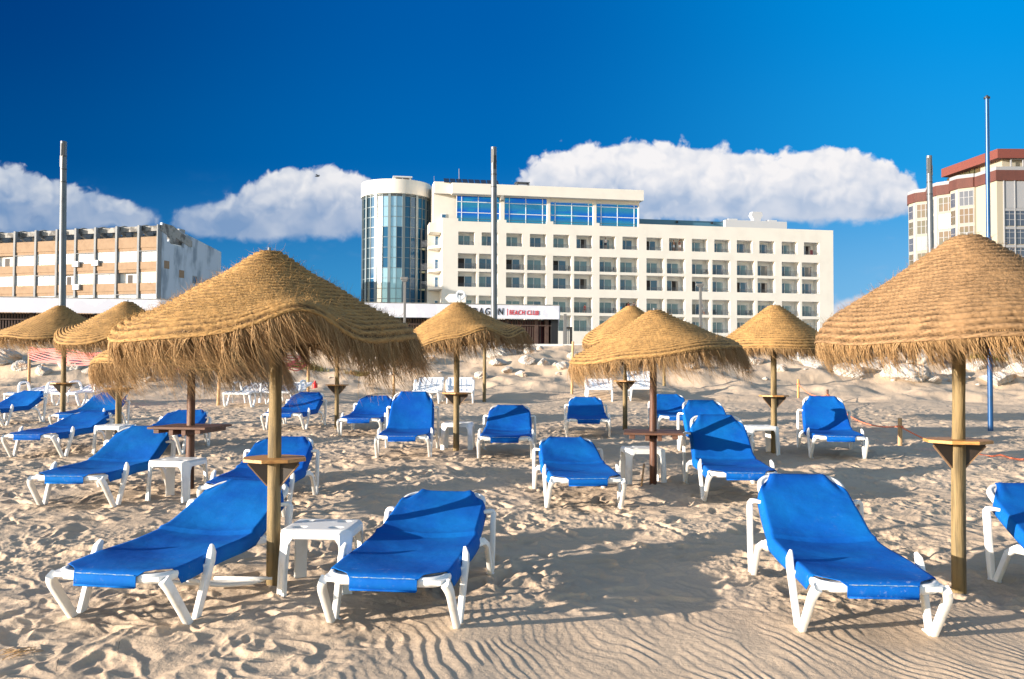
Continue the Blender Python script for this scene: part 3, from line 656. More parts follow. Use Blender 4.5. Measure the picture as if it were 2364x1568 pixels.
# ---------------------------------------------------------------- blue sling loungers
def lounger(x, y, th, be, label, dz=0, seed=0):
    """th heading in degrees (counter clockwise), be backrest angle in degrees; local +y runs from foot to head"""
    rs = np.random.RandomState(seed + 100)
    th, be = rad(th), rad(be)
    c_, s_ = math.cos(th), math.sin(th)
    hs_ = [hz(x + c_ * a - s_ * b, y + s_ * a + c_ * b) for a in (-.34, .34) for b in (.24, 1.45)]
    z0 = sum(hs_) / 4 + dz
    root = empty('sun_lounger', (x, y, z0)); root.rotation_euler = (Matrix.Rotation(math.atan(SLOPE), 3, 'X') @ Matrix.Rotation(th, 3, 'Z')).to_euler()
    tag(root, label, 'sun lounger', 'blue sun loungers set out on the sand')
    ZS, HY, BL, w, wb = .285, 1.087, .742, .318, .285
    cb, sb = math.cos(be), math.sin(be)
    def bk(t, sx=0, off=0): return Vector((sx, HY + t * cb - off * sb, ZS + t * sb + off * cb))
    # seat frame (rounded tube with swollen front corners)
    P = [(-w, HY + .05, ZS)] + [(-w, yy_, ZS) for yy_ in (.9, .6, .3, .16)] + [(-w + .01, .07, ZS), (-w + .045, .022, ZS), (-w + .10, .0, ZS), (-.1, 0, ZS), (.1, 0, ZS), (w - .10, .0, ZS), (w - .045, .022, ZS), (w - .01, .07, ZS)] + [(w, yy_, ZS) for yy_ in (.16, .3, .6, .9)] + [(w, HY + .05, ZS)]
    sc = [1] * 4 + [1.05, 1.12, 1.15, 1.1, 1, 1, 1.1, 1.15, 1.12, 1.05] + [1] * 4
    fr = MB().sweep(spline(P, 3), rrect(.021, .024, .8), scale=list(np.interp(np.linspace(0, 1, (len(P) - 1) * 3 + 1), np.linspace(0, 1, len(P)), sc)))
    # corner webs
    for sx in (-1, 1):
        fr.prism([(sx * (w + .010), .20), (sx * (w + .018), .02), (sx * (w - .01), -.022), (sx * (w - .20), -.018), (sx * (w - .20), .03), (sx * (w - .07), .09)], ZS - .008, ZS + .016)
        fr.sweep([(sx * w, HY - .10, ZS - .03), (sx * w, HY + .02, ZS - .028), (sx * w, HY + .15, ZS - .03)], rrect(.028, .020, .6))
    # cross bars underneath
    for yy_ in (.52, 1.02): fr.tube([(-w, yy_, ZS - .035), (w, yy_, ZS - .035)], .016, 8)
    fr.build('seat_frame', M_white, root, smooth=True, sharp=rad(50))
    # backrest frame
    r1 = [bk(0.0, -w + .012), bk(.08, -w + .022), bk(BL * .35, -wb - .01), bk(BL * .75, -wb), bk(BL * .90, -wb + .012), bk(BL * .975, -wb + .05), bk(BL, -wb + .10), bk(BL, 0)]
    r2 = [Vector((-p.x, p.y, p.z)) for p in r1[:-1]][::-1]
    upb = bk(0, 0, 1) - bk(0)
    bf = MB().sweep(spline(r1 + r2, 3), rrect(.022, .024, .8), up=upb)
    for sx in (-1, 1):
        M_ = Matrix(((1, 0, 0, 0), (0, cb, -sb, HY), (0, sb, cb, ZS), (0, 0, 0, 1)))
        bf.prism([(sx * (wb + .005), BL * .80), (sx * (wb + .004), BL * .93), (sx * (wb - .05), BL * 1.008), (sx * (wb - .12), BL * 1.012), (sx * (wb - .12), BL * .95), (sx * (wb - .05), BL * .9)], -.014, .016, M_)
    bf.tube([bk(BL * .52, -wb, -.03), bk(BL * .52, wb, -.03)], .015, 8)
    bf.build('backrest_frame', M_white, root, smooth=True, sharp=rad(50))
    # sling: front wrap, seat with sag, back, top wrap
    st = [(-1, None)]; rows = []
    ny = 66
    Ltot = HY + BL
    wr = rs.randn(8)
    QS = [-1, -.99, -.975, -.955, -.93, -.89, -.83, -.74, -.63, -.5, -.37, -.24, -.12, 0]; QS = QS + [-a for a in QS[:-1][::-1]]
    for i in range(ny + 1):
        t = i / ny * (Ltot + .14) - .07
        if t < 0: cy, cz, nrm = -.028 + .0, ZS - .002 + (t) * .85, 'f'
        elif t > Ltot: cy, cz, nrm = None, None, 'b'
        else: nrm = 'm'
        # half width
        tt = min(max(t, 0), Ltot); 
        full = .034 + float(np.interp(tt - HY, [-.05, .0, .08, BL * .35, BL * .75, BL], [w, w, w - .014, wb + .014, wb, wb]))
        hw = min(full, .185 + 1.25 * tt) if tt < .3 else full
        e = Ltot - tt
        hw = min(hw, .19 + .60 * e)
        row = []
        for j in range(27):
            q_ = QS[j]; xx = q_ * hw
            edge = max(0, (abs(xx) - (full - .030)) / .030); dr = -.085 * edge ** 3
            sag = .028 * (1 - q_ * q_) * math.sin(math.pi * min(1, max(0, tt / Ltot)) ** .9)
            wk = .0028 * math.sin(xx * 38 + wr[0] + tt * 3) * (1 if tt > HY + .3 else .3) * (abs(q_)) ** 2 + .0035 * math.sin(tt * 9 + xx * 7 + wr[1])
            pu = 0
            if e < .26: pu = -.020 * math.exp(-((abs(xx) - (.205 + .34 * e)) / .018) ** 2) * (1 - e / .26) + .008 * math.exp(-((abs(xx) - (.165 + .30 * e)) / .02) ** 2) * (1 - e / .26)
            off = .036 + dr - sag + wk + pu
            xx2 = xx
            if nrm == 'f': row.append((xx2, -.037 - .003 * math.sin(xx * 9 + wr[2]), ZS + .028 + t * 1.0))
            elif nrm == 'b': p = bk(BL + .030, 0, .030 - (t - Ltot)); row.append((xx2, p.y, p.z))
            elif t <= HY:
                k_ = max(0, min(1, (t - HY + .16) / .32)); k_ = k_ * k_ * .04
                fz = min(1, (t + .01) / .04); row.append((xx2, t - .036 * (1 - fz), ZS + .030 + (off - .030) * fz + k_ * .5))
            else:
                p = bk(t - HY + (.03 * (1 - e / .04) if e < .04 else 0), 0, off); k_ = max(0, (.16 - (t - HY)) / .32); row.append((xx2, p.y, p.z + k_ * k_ * .08))
        rows.append(row)
    vs = [p for r_ in rows for p in r_]; fs = [(i * 27 + j, i * 27 + j + 1, (i + 1) * 27 + j + 1, (i + 1) * 27 + j) for i in range(ny) for j in range(26)]
    sl = mesh_obj('sling', vs, fs, M_fab, root, True); md = sl.modifiers.new('thick', 'SOLIDIFY'); md.thickness = .0035; md.offset = 0
    # hem piping along the front edge
    MB().tube([(xx, -.042, ZS - .040) for xx in (-.18, -.06, .06, .18)], .006, 6).build('hem', M_fab, sl, smooth=True)
    MB().tube([(xx, -.041, ZS + .026 + .001 * math.sin(xx * 60)) for xx in np.linspace(-.175, .175, 12)], .0024, 5).build('seam_stitching', M_stitch, sl)
    # legs
    ch = [(-.030, -.013), (.030, -.013), (.030, .013), (.022, .013), (.019, -.004), (-.019, -.004), (-.022, .013), (-.030, .013)]
    xo = .352
    for sx in (-1, 1):
        side = Vector((sx, 0, 0))
        f = MB()
        a1 = [Vector(q) for q in ((sx * (xo - .020), -.014, ZS + .002), (sx * (xo - .006), .002, ZS - .030), (sx * xo, .022, ZS - .060), (sx * (xo + .006), .245, -.055))]
        f.sweep(a1, rrect(.018, .027, .35), up=Vector((0, 1, .45)), scale=[1.15, 1.1, 1.05, .9])
        a2 = [Vector(q) for q in ((sx * (xo + .006), .262, -.055), (sx * (xo + .016), .435, ZS + .01), (sx * (xo + .014), .455, ZS + .055), (sx * (xo + .004), .475, ZS + .088))]
        f.sweep(a2, rrect(.017, .030, .35), up=Vector((0, 1, -.4)), scale=[.9, 1.05, .95, .45])
        f.box(sx * xo - .024, sx * xo + .028, .205, .305, -.060, -.012)
        f.sweep([(sx * (xo - .04), .40, ZS - .03), (sx * (xo + .012), .42, ZS - .02)], rrect(.03, .018, .4))
        f.build('leg', M_white, root, smooth=True, sharp=rad(40))
        f = MB(); xr = xo + .022
        tp = bk(BL * .60, sx * wb)
        a1 = [Vector(q) for q in ((sx * (xo - .03), HY + .02, ZS - .035), (sx * (xo + .004), HY + .13, ZS - .040), (sx * xr, HY + .185, ZS - .075), (sx * (xr + .006), HY + .345, -.055))]
        f.sweep(a1, rrect(.016, .025, .35), up=Vector((0, 1, .5)))
        a2 = spline([(sx * (xr + .006), HY + .37, -.055), (sx * (xr + .006), HY + .405, .12), (sx * (xr + .003), HY + .45, tp.z * .78), (sx * (xr - .004), max(tp.y + .05, HY + .44), tp.z - .005), (sx * (wb + .02), tp.y + .0, tp.z)], 4)
        f.sweep(a2, rrect(.017, .031, .35), up=Vector((0, 1, -.05)), scale=[.95] * 4 + [1] * 8 + [.95, .85, .75, .7, .6])
        f.box(sx * xr - .024, sx * xr + .028, HY + .315, HY + .405, -.060, -.012)
        f.build('leg', M_white, root, smooth=True, sharp=rad(40))
    return root

LG = [
 (-2.19, 5.06, -9.6, 18.1, 'blue lounger at front left passing behind the thick pole, loose white bracket under it'),
 (-.675, 4.97, -6.5, 12.5, 'front blue lounger with the nearest white side table on its left'),
 (1.955, 4.91, -3.2, 25.6, 'blue lounger at front right, immediately left of the thick knotty pole'),
 (3.68, 4.91, -.3, 22.4, 'blue lounger cut off by the right edge, right of the thick knotty pole'),
 (-4.16, 8.65, -2.4, 23.5, 'blue lounger in the second row at left, white table at its right side'),
 (-2.39, 8.13, .5, 18.7, 'blue lounger directly behind the front left one, its foot end hidden by it'),
 (-6.45, 12.34, -2.4, 12.7, 'low flat blue lounger at far left seen nearly side on, head beside a slim pole'),
 (-9.53, 16.47, -2.1, 18.6, 'blue lounger cut off by the left edge of the photo'),
 (-7.39, 15.49, 2.2, 21.0, 'blue lounger just behind the low flat one, between two slim poles at left'),
 (-4.96, 12.67, 2.4, 13.6, 'blue sun lounger half hidden behind the dark brown pole at left'),
 (-4.03, 16.15, -3.5, 21.4, 'blue lounger just right of the thick greenish pole, in front of a red can'),
 (-2.52, 15.23, -1.4, 21.6, 'blue lounger between a slim shelf pole and the lounger with the most upright back'),
 (-1.46, 12.31, .7, 41.9, 'blue lounger with the tallest, most upright back, left of the centre pole'),
 (-.09, 12.16, -2.2, 23.6, 'blue lounger just right of the centre pole and its white table'),
 (1.28, 15.34, -2.8, 20.6, 'small far blue lounger right of centre, standing alone before a slatted white one'),
 (.72, 8.73, 3.5, 15.0, 'flat backed blue lounger left of the brown pole right of centre'),
 (2.28, 9.04, -2.8, 34.7, 'blue lounger with bold angular shadow on its back, right of the brown pole'),
 (2.87, 12.3, -.1, 32.5, 'blue lounger directly behind the one with the angular shadow on its back'),
 (2.93, 16.08, -2.5, 22.1, 'blue lounger partly hidden by the upper brown pole right of centre'),
 (4.50, 12.64, -10.4, 37.1, 'blue lounger by the orange rope at right, forked shadow on its upright back'),
]
for i, (x, y, t, b, lb) in enumerate(LG):
    r_ = lounger(x, y, t, b, lb, dz=-.012, seed=i)
    if i == 0:
        bb = MB()
        for k in (-1, 1): bb.tube(spline([(.02 + k * .10, .62, .12), (.10 + k * .11, .80, .045), (.26 + k * .09, .95, .022), (.42 + k * .02, 1.02, .035)], 5), .014, 8)
        bb.tube([(.10, 1.0, .03), (.50, 1.0, .05)], .012, 8)
        bb.build('loose_bracket', M_white, r_, smooth=True)

# ---------------------------------------------------------------- white slatted loungers
def slat_lounger(x, y, th, be, label):
    th, be = rad(th), rad(be); z0 = hz(x, y + .8)
    root = empty('slatted_lounger', (x, y, z0)); root.rotation_euler = (math.atan(.035), 0, th)
    tag(root, label, 'sun lounger', 'white plastic loungers at the foot of the dune')
    ZS, HY, BL, w = .29, 1.15, .70, .29
    def pt(t):
        if t <= HY: return (t, ZS + .035 * math.sin((t / HY) * 6.0 + .4) * (.6 if t > .1 else .3))
        return (HY + (t - HY) * math.cos(be), ZS + (t - HY) * math.sin(be) + .02 * math.sin((t - HY) * 8))
    b = MB(); n = 17; L = HY + BL
    for k in range(n):                                    # cross slats with slots between
        t0 = k * L / n + .008; t1 = (k + 1) * L / n - .010
        (ya, za), (yb, zb) = pt(t0), pt(t1)
        b.add([(-w, ya, za), (w, ya, za), (w, yb, zb), (-w, yb, zb), (-w, ya, za - .014), (w, ya, za - .014), (w, yb, zb - .014), (-w, yb, zb - .014)],
              [(0, 1, 2, 3), (7, 6, 5, 4), (0, 4, 5, 1), (2, 6, 7, 3), (0, 3, 7, 4), (1, 5, 6, 2)])
    for xx in (-.145, 0, .145):
        b.sweep([(xx, pt(t)[0], pt(t)[1] - .006) for t in np.linspace(0.02, L - .02, 20)], rrect(.022, .011))
    b.build('slatted_bed', M_whiteslat, root)
    f = MB()
    for sx in (-1, 1): f.sweep([(sx * (w + .02), pt(t)[0], pt(t)[1] - .008) for t in np.linspace(0, L, 24)], rrect(.030, .024, .6))
    f.sweep([(-w - .02, -.005, pt(0)[1] - .012), (w + .02, -.005, pt(0)[1] - .012)], rrect(.022, .024, .6))
    f.sweep([(-w, pt(L)[0], pt(L)[1] - .01), (w, pt(L)[0], pt(L)[1] - .01)], rrect(.022, .022, .6))
    f.build('frame', M_whiteslat, root, smooth=True, sharp=rad(50))
    for sx in (-1, 1):
        a = MB().sweep(spline([(sx * .335, .66, .02), (sx * .345, .70, .30), (sx * .35, .74, .47), (sx * .35, .84, .52), (sx * .35, 1.02, .525), (sx * .35, 1.14, .49), (sx * .345, 1.20, .36), (sx * .33, 1.22, .27)], 4), rrect(.024, .028, .6), up=Vector((sx, 0, 0)))
        a.build('armrest', M_whiteslat, root, smooth=True, sharp=rad(50))
        l = MB().sweep(spline([(sx * .31, .04, .27), (sx * .325, .07, .12), (sx * .33, .16, -.04)], 4), rrect(.022, .032, .5), up=Vector((0, 1, .3)))
        l.sweep(spline([(sx * .31, .40, .26), (sx * .33, .34, .10), (sx * .33, .24, -.02), (sx * .33, .16, -.04)], 4), rrect(.020, .026, .5), up=Vector((0, 1, -.3)))
        l.build('leg', M_whiteslat, root, smooth=True, sharp=rad(50))
        MB().sweep(spline([(sx * .31, 1.30, .24), (sx * .33, 1.40, .10), (sx * .33, 1.46, -.06)], 4), rrect(.022, .032, .5), up=Vector((0, 1, .3))).build('leg', M_whiteslat, root, smooth=True, sharp=rad(50))
    return root
for px_, py_, t, b, lb in [
 (40, 940, 0, 8, 'white slatted lounger furthest left, behind the blue one cut off by the edge'),
 (146, 940, -9, 16, 'white slatted lounger behind the slim pole of the leftmost parasol'),
 (545, 941, -5, 14, 'white slatted lounger standing clear just left of the thick greenish pole'),
 (641, 936, -4, 13, 'white slatted lounger just right of the thick greenish pole, beside a bare pole'),
 (982, 934, 0, 24, 'white slatted lounger left of the centre pole, left one of a pair'),
 (1062, 934, 3, 24, 'white slatted lounger directly behind the centre pole, right one of a pair'),
 (1386, 930, -2, 15, 'white slatted lounger behind the small blue one standing alone right of centre'),
 (1486, 930, -3, 34, 'white slatted lounger with its back raised, seen beside the upper brown pole')]:
    p = gnd(px_, py_); slat_lounger(p.x, p.y, t, b, lb)

# ---------------------------------------------------------------- white side tables
def side_table(x, y, th, label, h=.40, w=.225):
    gz = (hz(x - .18, y) + hz(x + .18, y)) / 2; root = empty('side_table', (x, y, gz), rad(th)); tag(root, label, 'side table', 'white plastic side tables between the loungers')
    n = 48; vs = []; hol = [(-.115, -.115), (.115, -.115), (-.115, .115), (.115, .115)]
    for i in range(n + 1):
        for j in range(n + 1):
            a, b = (-1 + 2 * i / n), (-1 + 2 * j / n); ch_ = max(abs(a), abs(b)); xx, yy_ = a * w, b * w
            s_ = abs(xx) + abs(yy_); mx = 2 * w - .062
            if s_ > mx: k = mx / s_; xx *= k; yy_ *= k
            z = h - (.016 * max(0, (ch_ - .86) / .14) ** 2)
            for hx, hy in hol:
                d = math.hypot(xx - hx, yy_ - hy)
                if d < .040: z -= .012 * min(1, (.040 - d) / .005)
            vs.append((xx, yy_, z))
    fs = [(i * (n + 1) + j, (i + 1) * (n + 1) + j, (i + 1) * (n + 1) + j + 1, i * (n + 1) + j + 1) for i in range(n) for j in range(n)]
    tp = mesh_obj('tabletop', vs, fs, M_white, root, True)
    c = .062; oc = [(-w, -w + c), (-w + c, -w), (w - c, -w), (w, -w + c), (w, w - c), (w - c, w), (-w + c, w), (-w, w - c)]
    ap = MB()
    for i in range(8):
        a, b = Vector(oc[i]), Vector(oc[(i + 1) % 8]); t = (b - a).normalized(); nrm = Vector((t.y, -t.x))
        q1, q2 = a, b; ap.prism([q1, q2, q2 - nrm * .012, q1 - nrm * .012], h - .058, h - .014)
    ap.build('apron', M_white, root, bevel=.003)
    for sx in (-1, 1):
        for sy in (-1, 1):
            l = MB(); k = w - .010
            def Lsec(z, fl, ww):
                cx, cy = sx * (k + fl), sy * (k + fl); q = c
                return [Vector((cx, cy - sy * (q + ww * .5), z)), Vector((cx - sx * (q + ww * .5), cy, z)), Vector((cx - sx * (q + ww * .5) , cy - sy * .014, z)), Vector((cx - sx * .014, cy - sy * (q + ww * .5), z))]
            def sec(z, fl, ww):
                cx, cy = sx * (w + fl), sy * (w + fl)
                a = Vector((cx, cy - sy * (c + ww), z)); b = Vector((cx, cy - sy * c, z)); d = Vector((cx - sx * c, cy, z)); e = Vector((cx - sx * (c + ww), cy, z))
                ii = Vector((-sx, -sy, 0)) * .012
                return [a, b, d, e, e + Vector((0, -sy * .014, 0)), d + ii, b + ii, a + Vector((-sx * .014, 0, 0))]
            ss_ = [sec(h - .03, 0.0015, .050), sec(h - .10, .003, .004), sec(h * .5, .008, -.010), sec(-.06, .014, -.022)]
            vs = [p for s in ss_ for p in s]; fs = []
            for a in range(3):
                for b in range(8): fs.append((a * 8 + b, a * 8 + (b + 1) % 8, (a + 1) * 8 + (b + 1) % 8, (a + 1) * 8 + b))
            fs += [tuple(range(8)), tuple(range(24, 32))]
            l.add(vs, fs); l.build('leg', M_white, root, bevel=.0025)
    return root
side_table(-1.215, 5.98, -3, 'white side table with four cup hollows between the two front loungers', h=.405)
side_table(-3.37, 9.35, -10, 'white side table beside the dark brown pole at left, right of a blue lounger')
side_table(-5.62, 13.1, -4, 'white side table behind the lounger at left, in front of a slim greenish pole')
side_table(-.79, 13.60, -2, 'white side table behind the centre pole, between two blue loungers')
side_table(1.50, 10.58, 4, 'white side table behind the dark brown pole right of centre')
side_table(3.58, 13.33, 3, 'white side table partly behind the slim pole of the even rimmed parasol at right')

# ---------------------------------------------------------------- stakes, rope, poles
def stake(px_, py_, top_h, r, m_, name, label, group, cat='pole', lean=0, Y=None):
    p = gnd(px_, py_) if Y is None else at(px_, py_, Y)
    z = hz(p.x, p.y); b = MB(); b.tube([(p.x, p.y, z - .3), (p.x + lean * .5, p.y, z + top_h * .5), (p.x + lean, p.y, z + top_h)], r, 12, scale=[1.05, 1, .9])
    o = b.build(name, m_, None, smooth=True, sharp=rad(40)); tag(o, label, cat, group); return Vector((p.x + lean, p.y, z + top_h))
GP = 'thin bare wooden poles standing in the sand'
nt0 = stake(66, 915, 1.22, .040, M_rawpole, 'wooden_pole', 'thin pale bare pole holding the left end of the red net', GP)
nt1 = stake(503, 937, 1.5, .040, M_rawpole, 'wooden_pole', 'thin pale bare pole just left of the clear standing white lounger', GP, lean=.06)
nt2 = stake(711, 920, 1.45, .042, M_rawpole, 'wooden_pole', 'thin pale bare pole beside the red can', GP)
stake(909, 925, 1.5, .038, M_rawpole, 'wooden_pole', 'thin pale bare pole rising behind the blue lounger with the tallest back', GP)
stake(1118, 929, 1.86, .046, M_pole, 'wooden_pole', 'thin greenish bare pole right of the pair of white loungers', GP)
stake(1320, 920, 1.50, .038, M_rawpole, 'wooden_pole', 'thin pale bare pole whose top reaches the white kerb, left of the brown poled parasol', GP, lean=.03)
stake(1533, 916, 1.7, .044, M_pole, 'wooden_pole', 'thin bare pole right of the dark brown pole, mostly behind its fringe', GP)
RS = 'short rope stakes'
s1 = stake(1843, 925, .52, .034, M_table, 'rope_stake', 'orange brown split stake, furthest back of the rope stakes', RS, 'stake')
s2 = stake(1910, 936, .42, .038, M_browntab, 'rope_stake', 'dark brown stake behind the lounger by the orange rope', RS, 'stake')
s3 = stake(2078, 1024, .46, .036, M_rawpole, 'rope_stake', 'pale stake with a hole, nearest of the rope stakes', RS, 'stake')
s4 = Vector((7.3, 11.2, hz(7.3, 11.2) + .42)); MB().tube([(7.3, 11.2, s4.z - .7), s4], .046, 12).build('rope_stake', M_rawpole, None, smooth=True, sharp=rad(40))
tag(bpy.data.objects['rope_stake.003'], 'pale stake just outside the right edge', 'stake', RS)
rp = MB()
for a, b, sag in ((s1, s2, .16), (s2, s3, .26), (s3, s4, .30)):
    a = a - Vector((0, 0, .13)); b = b - Vector((0, 0, .13)); pts = []
    for k in range(25): t = k / 24; p = a.lerp(b, t); p.z -= sag * 4 * t * (1 - t); p.z = max(p.z, hz(p.x, p.y) + .02); pts.append(p)
    rp.tube(pts, .013, 6)
for s in (s1, s2, s3): rp.tube([s + Vector((.05 * math.cos(a), .05 * math.sin(a), -.13)) for a in np.linspace(0, 6.2, 10)], .011, 6)
rp.tube([s2 + Vector((.02, -.05, -.13)), s2 + Vector((.10, -.07, -.25)), s2 + Vector((.12, -.07, -.38))], .010, 6)
tag(rp.build('orange_rope', M_rope, None, smooth=True), 'sagging orange rope strung between the short stakes at right', 'rope')
# red net between bare poles
nb = MB()
for (A, B, N_) in ((nt0, nt1, 60), (nt1, nt2, 28)):
    for r_ in range(8):
        pts = []
        for k in range(N_ + 1):
            t = k / N_; p = A.lerp(B, t); hgt = .30 * r_ / 7
            zt = (1.27 if N_ == 60 else 1.20) - hgt * (1 + .3 * math.sin(t * 9)) - .10 * math.sin(math.pi * t) - .03 * math.sin(t * 23 + r_); pts.append(Vector((p.x, p.y - .05 + .03 * math.sin(t * 17 + r_), hz(A.x, A.y) * (1 - t) + hz(B.x, B.y) * t + zt)))
        nb.sweep(pts, [(-.004, -.015), (.004, -.015), (.004, .015), (-.004, .015)])
tag(nb.build('barrier_net', M_net, None), 'sagging red plastic barrier net behind the left parasols', 'net')
# blue steel pole
p = gnd(2287, 998)
b = MB(); z = hz(p.x, p.y); zT = at(2281, 228, p.y).z; b.cyl((p.x, p.y, 0), .048, .046, z - .4, z + 3.5, 16).cyl((p.x, p.y, 0), .040, .036, z + 3.5, zT, 16)
bp = b.build('flagpole', M_bluepole, None, smooth=True, sharp=rad(40)); tag(bp, 'tall slim blue steel flagpole behind the big right hand parasol', 'flagpole')
MB().cyl((p.x, p.y, 0), .055, .055, zT, zT + .03, 16).cyl((p.x, p.y, 0), .03, .02, zT + .03, zT + .06, 12).build('pole_cap', M_black, bp)
MB().cyl((p.x, p.y, 0), .053, .053, z + 3.46, z + 3.54, 16).build('collar', M_bluepole, bp)
# grey masts on the promenade
def mast(xt, yt, xb, Y, dia, label, holes):
    t = at(xt, yt, Y); bx = at(xb, 780, Y).x; z0 = 2.52
    root = empty('light_mast', (bx, Y, z0)); tag(root, label, 'mast', 'tall grey masts on the promenade'); H = t.z - z0
    dx_ = t.x - bx; r = dia / 2
    b = MB(); b.tube([(0, 0, 0), (dx_ * .8, 0, H * .80)], r, 20, scale=[1.12, 1.0]); b.build('shaft', M_greypole, root, smooth=True, sharp=rad(40))
    b = MB(); b.tube([(dx_ * .8, 0, H * .80), (dx_, 0, H)], r * .97, 20); hd = b.build('head', M_greypole, root, smooth=True, sharp=rad(40))
    for k in (.80, .862, .925): MB().cyl((dx_ * k, 0, 0), r * 1.03, r * 1.03, H * k, H * k + .05, 20).build('joint_ring', M_darkgap, hd)
    for (k, l, a) in holes:
        k = min(k, 1 - (l + .12) / H)
        c = Vector((dx_ * k, 0, H * k)); Mr = Matrix.Translation(c) @ Matrix.Rotation(rad(a), 4, 'Z')
        MB().box(-r * .5, r * .5, -r * 1.04, -r * .6, 0, l, Mr).build('lamp_opening', M_darkgap, hd)
    return root
mast(147, 327, 143.5, 49.0, .335, 'tall grey mast behind the leftmost parasol', ((.95, .7, 10), (.875, .6, -20)))
mast(1140, 340, 1141, 47.0, .30, 'tall grey mast in front of the hotel, its foot by the beach club sign', ((.955, .7, -25), (.89, .7, 20)))
mast(2145, 360, 2152, 47.0, .29, 'tall grey mast in front of the red banded tower block', ((.945, .8, -30), (.90, .5, 60)))
def lamp(px_, yt, Y, w_, label, hw, name='street_lamp'):
    t = at(px_, yt, Y); root = empty(name, (t.x, Y, 2.52)); tag(root, label, 'street lamp', 'square headed street lamps'); H = t.z - 2.52
    MB().box(-w_ / 2, w_ / 2, -w_ / 2, w_ / 2, 0, H - .1).build('post', M_lamp, root, bevel=.01)
    MB().prism([(-hw * 1.3, -.12), (hw, -.12), (hw, .12), (-hw * 1.3, .12)], H - .16, H).prism([(-hw * .9, -.1), (hw * .8, -.1), (hw * .8, .1), (-hw * .9, .1)], H - .24, H - .163).build('lamp_head', M_lamp, root, bevel=.02)
lamp(935, 640, 49.3, .125, 'square headed street lamp in front of the round glass tower', .17)
lamp(1617, 655, 62.0, .17, 'square headed street lamp in front of the hotel balconies', .22)
p = at(1304.5, 725, 50); b = MB().box(p.x - .08, p.x + .08, 49.9, 50.1, 2.52, p.z)
tag(b.build('gate_post', M_lamp, None, bevel=.01), 'lone slim grey post by the black gate', 'post')

# ---------------------------------------------------------------- hotel
def fline(P0, P1):
    """a vertical facade through two ground points: returns matrix (local x along, local y outward to the camera, z up) and s(px)"""
    d = Vector((P1[0] - P0[0], P1[1] - P0[1], 0)); L = d.length; d.normalize(); n = Vector((d.y, -d.x, 0))
    M = Matrix(((d.x, n.x, 0, P0[0]), (d.y, n.y, 0, P0[1]), (0, 0, 1, 0), (0, 0, 0, 1)))
    def s(px_, py_=640, off=0.0):
        r_ = ray(px_, py_); o = Vector((P0[0], P0[1], 0)) + n * off
        t = (o.x * n.x + o.y * n.y) / (r_.x * n.x + r_.y * n.y); q_ = Vector((r_.x * t, r_.y * t, 0)) - o
        return q_.dot(d)
    return M, L, s
hp0 = at(1021, 640, 131.0); hp1 = at(1924, 640, 141.6)
HM, HL, hs = fline(hp0, hp1)
hotel = empty('hotel'); hotel.matrix_world = HM
tag(hotel, 'long cream hotel with rows of recessed balconies and a round glass tower', 'hotel')
T = .35; G0 = 2.5
ROOF = 23.1; RTOP = ROOF
row1 = [(1057.5,1095),(1111.4,1149),(1168.5,1206),(1223,1261),(1277,1314.5),(1330.6,1367.8),(1384,1421),(1437,1473.4),(1492.5,1528.8),(1544.7,1581),(1597.4,1633.5),(1649.3,1685.6),(1701.3,1737.3),(1753.4,1789),(1805,1840.6),(1856.3,1891.3)]
row2 = [(1057,1100.2),(1105.7,1149),(1168.2,1211.5),(1217,1261),(1276.6,1319.6),(1325.3,1368),(1384,1425.7),(1431.6,1473.4),(1492.5,1533),(1539.6,1581.5),(1597.4,1639),(1644.8,1685.6),(1701.3,1742.4),(1749,1789),(1805,1846),(1851.4,1891.5)]
S1 = [(hs(a), hs(b)) for a, b in row1]; S2 = [(hs(a), hs(b)) for a, b in row2]
rows_ = [(21.12, 19.22, S1), (18.02, 15.83, S2), (15.42, 13.22, S2), (12.0, 9.75, S2), (9.32, 7.05, S2)]
wb_ = MB(); wb_.box(0, HL, -T, 0, 21.12, 22.62)
dips = [(hs(1057), hs(1149)), (hs(1168.5), hs(1261)), (hs(1277), hs(1369)), (hs(1384), hs(1473))]
x_ = 0
for a, b in dips + [(None, None)]:
    if a is None: wb_.box(x_, HL, -T, 0, 22.62, 23.1)
    else: wb_.box(x_, a, -T, 0, 22.62, 23.02); x_ = b
zp = None
for k, (zt, zb, S) in enumerate(rows_):
    x_ = 0
    for a, b in S: wb_.box(x_, a, -T, 0, zb, zt); x_ = b
    wb_.box(x_, HL, -T, 0, zb, zt)
    znext = rows_[k + 1][0] if k < 4 else G0
    wb_.box(0, HL, -T, 0, znext, zb)
# sides, roof, rear
wb_.box(0, .3, -16, -T, G0, ROOF); wb_.box(HL - .3, HL, -16, -T, G0, ROOF); wb_.box(.3, HL - .3, -16, -15.7, G0, ROOF); wb_.box(.3, HL - .3, -15.7, -T, 22.0, 22.2)
ground_op = [(hs(1325), hs(1350))]
wb_.build('wall', M_cream, hotel)
DEP = 1.75
bw = MB()
for k, (zt, zb, S) in enumerate(rows_):
    bw.box(.3, HL - .3, -DEP - .15, -DEP, zb - .12, zt + .30)           # back wall of the balconies
    bw.box(.3, HL - .3, -DEP, -T, zb - .13, zb - .004)                    # floor slab
    bw.box(.3, HL - .3, -DEP, -T, zt + .06, zt + .20)                      # ceiling slab
    cuts = [0.3] + [q_ for ab in S for q_ in ab] + [HL - .3]
    for j in range(0, len(cuts) - 1, 2):
        a, b = cuts[j], cuts[j + 1]; a2, b2 = a + .0, b - .0
        if j > 0: bw.box(a2, a2 + .12, -DEP, -T - .002, zb, zt + .06)
        if j + 1 < len(cuts) - 1: bw.box(b2 - .12, b2, -DEP, -T - .002, zb, zt + .06)
bw.build('balcony_walls', M_back, hotel)
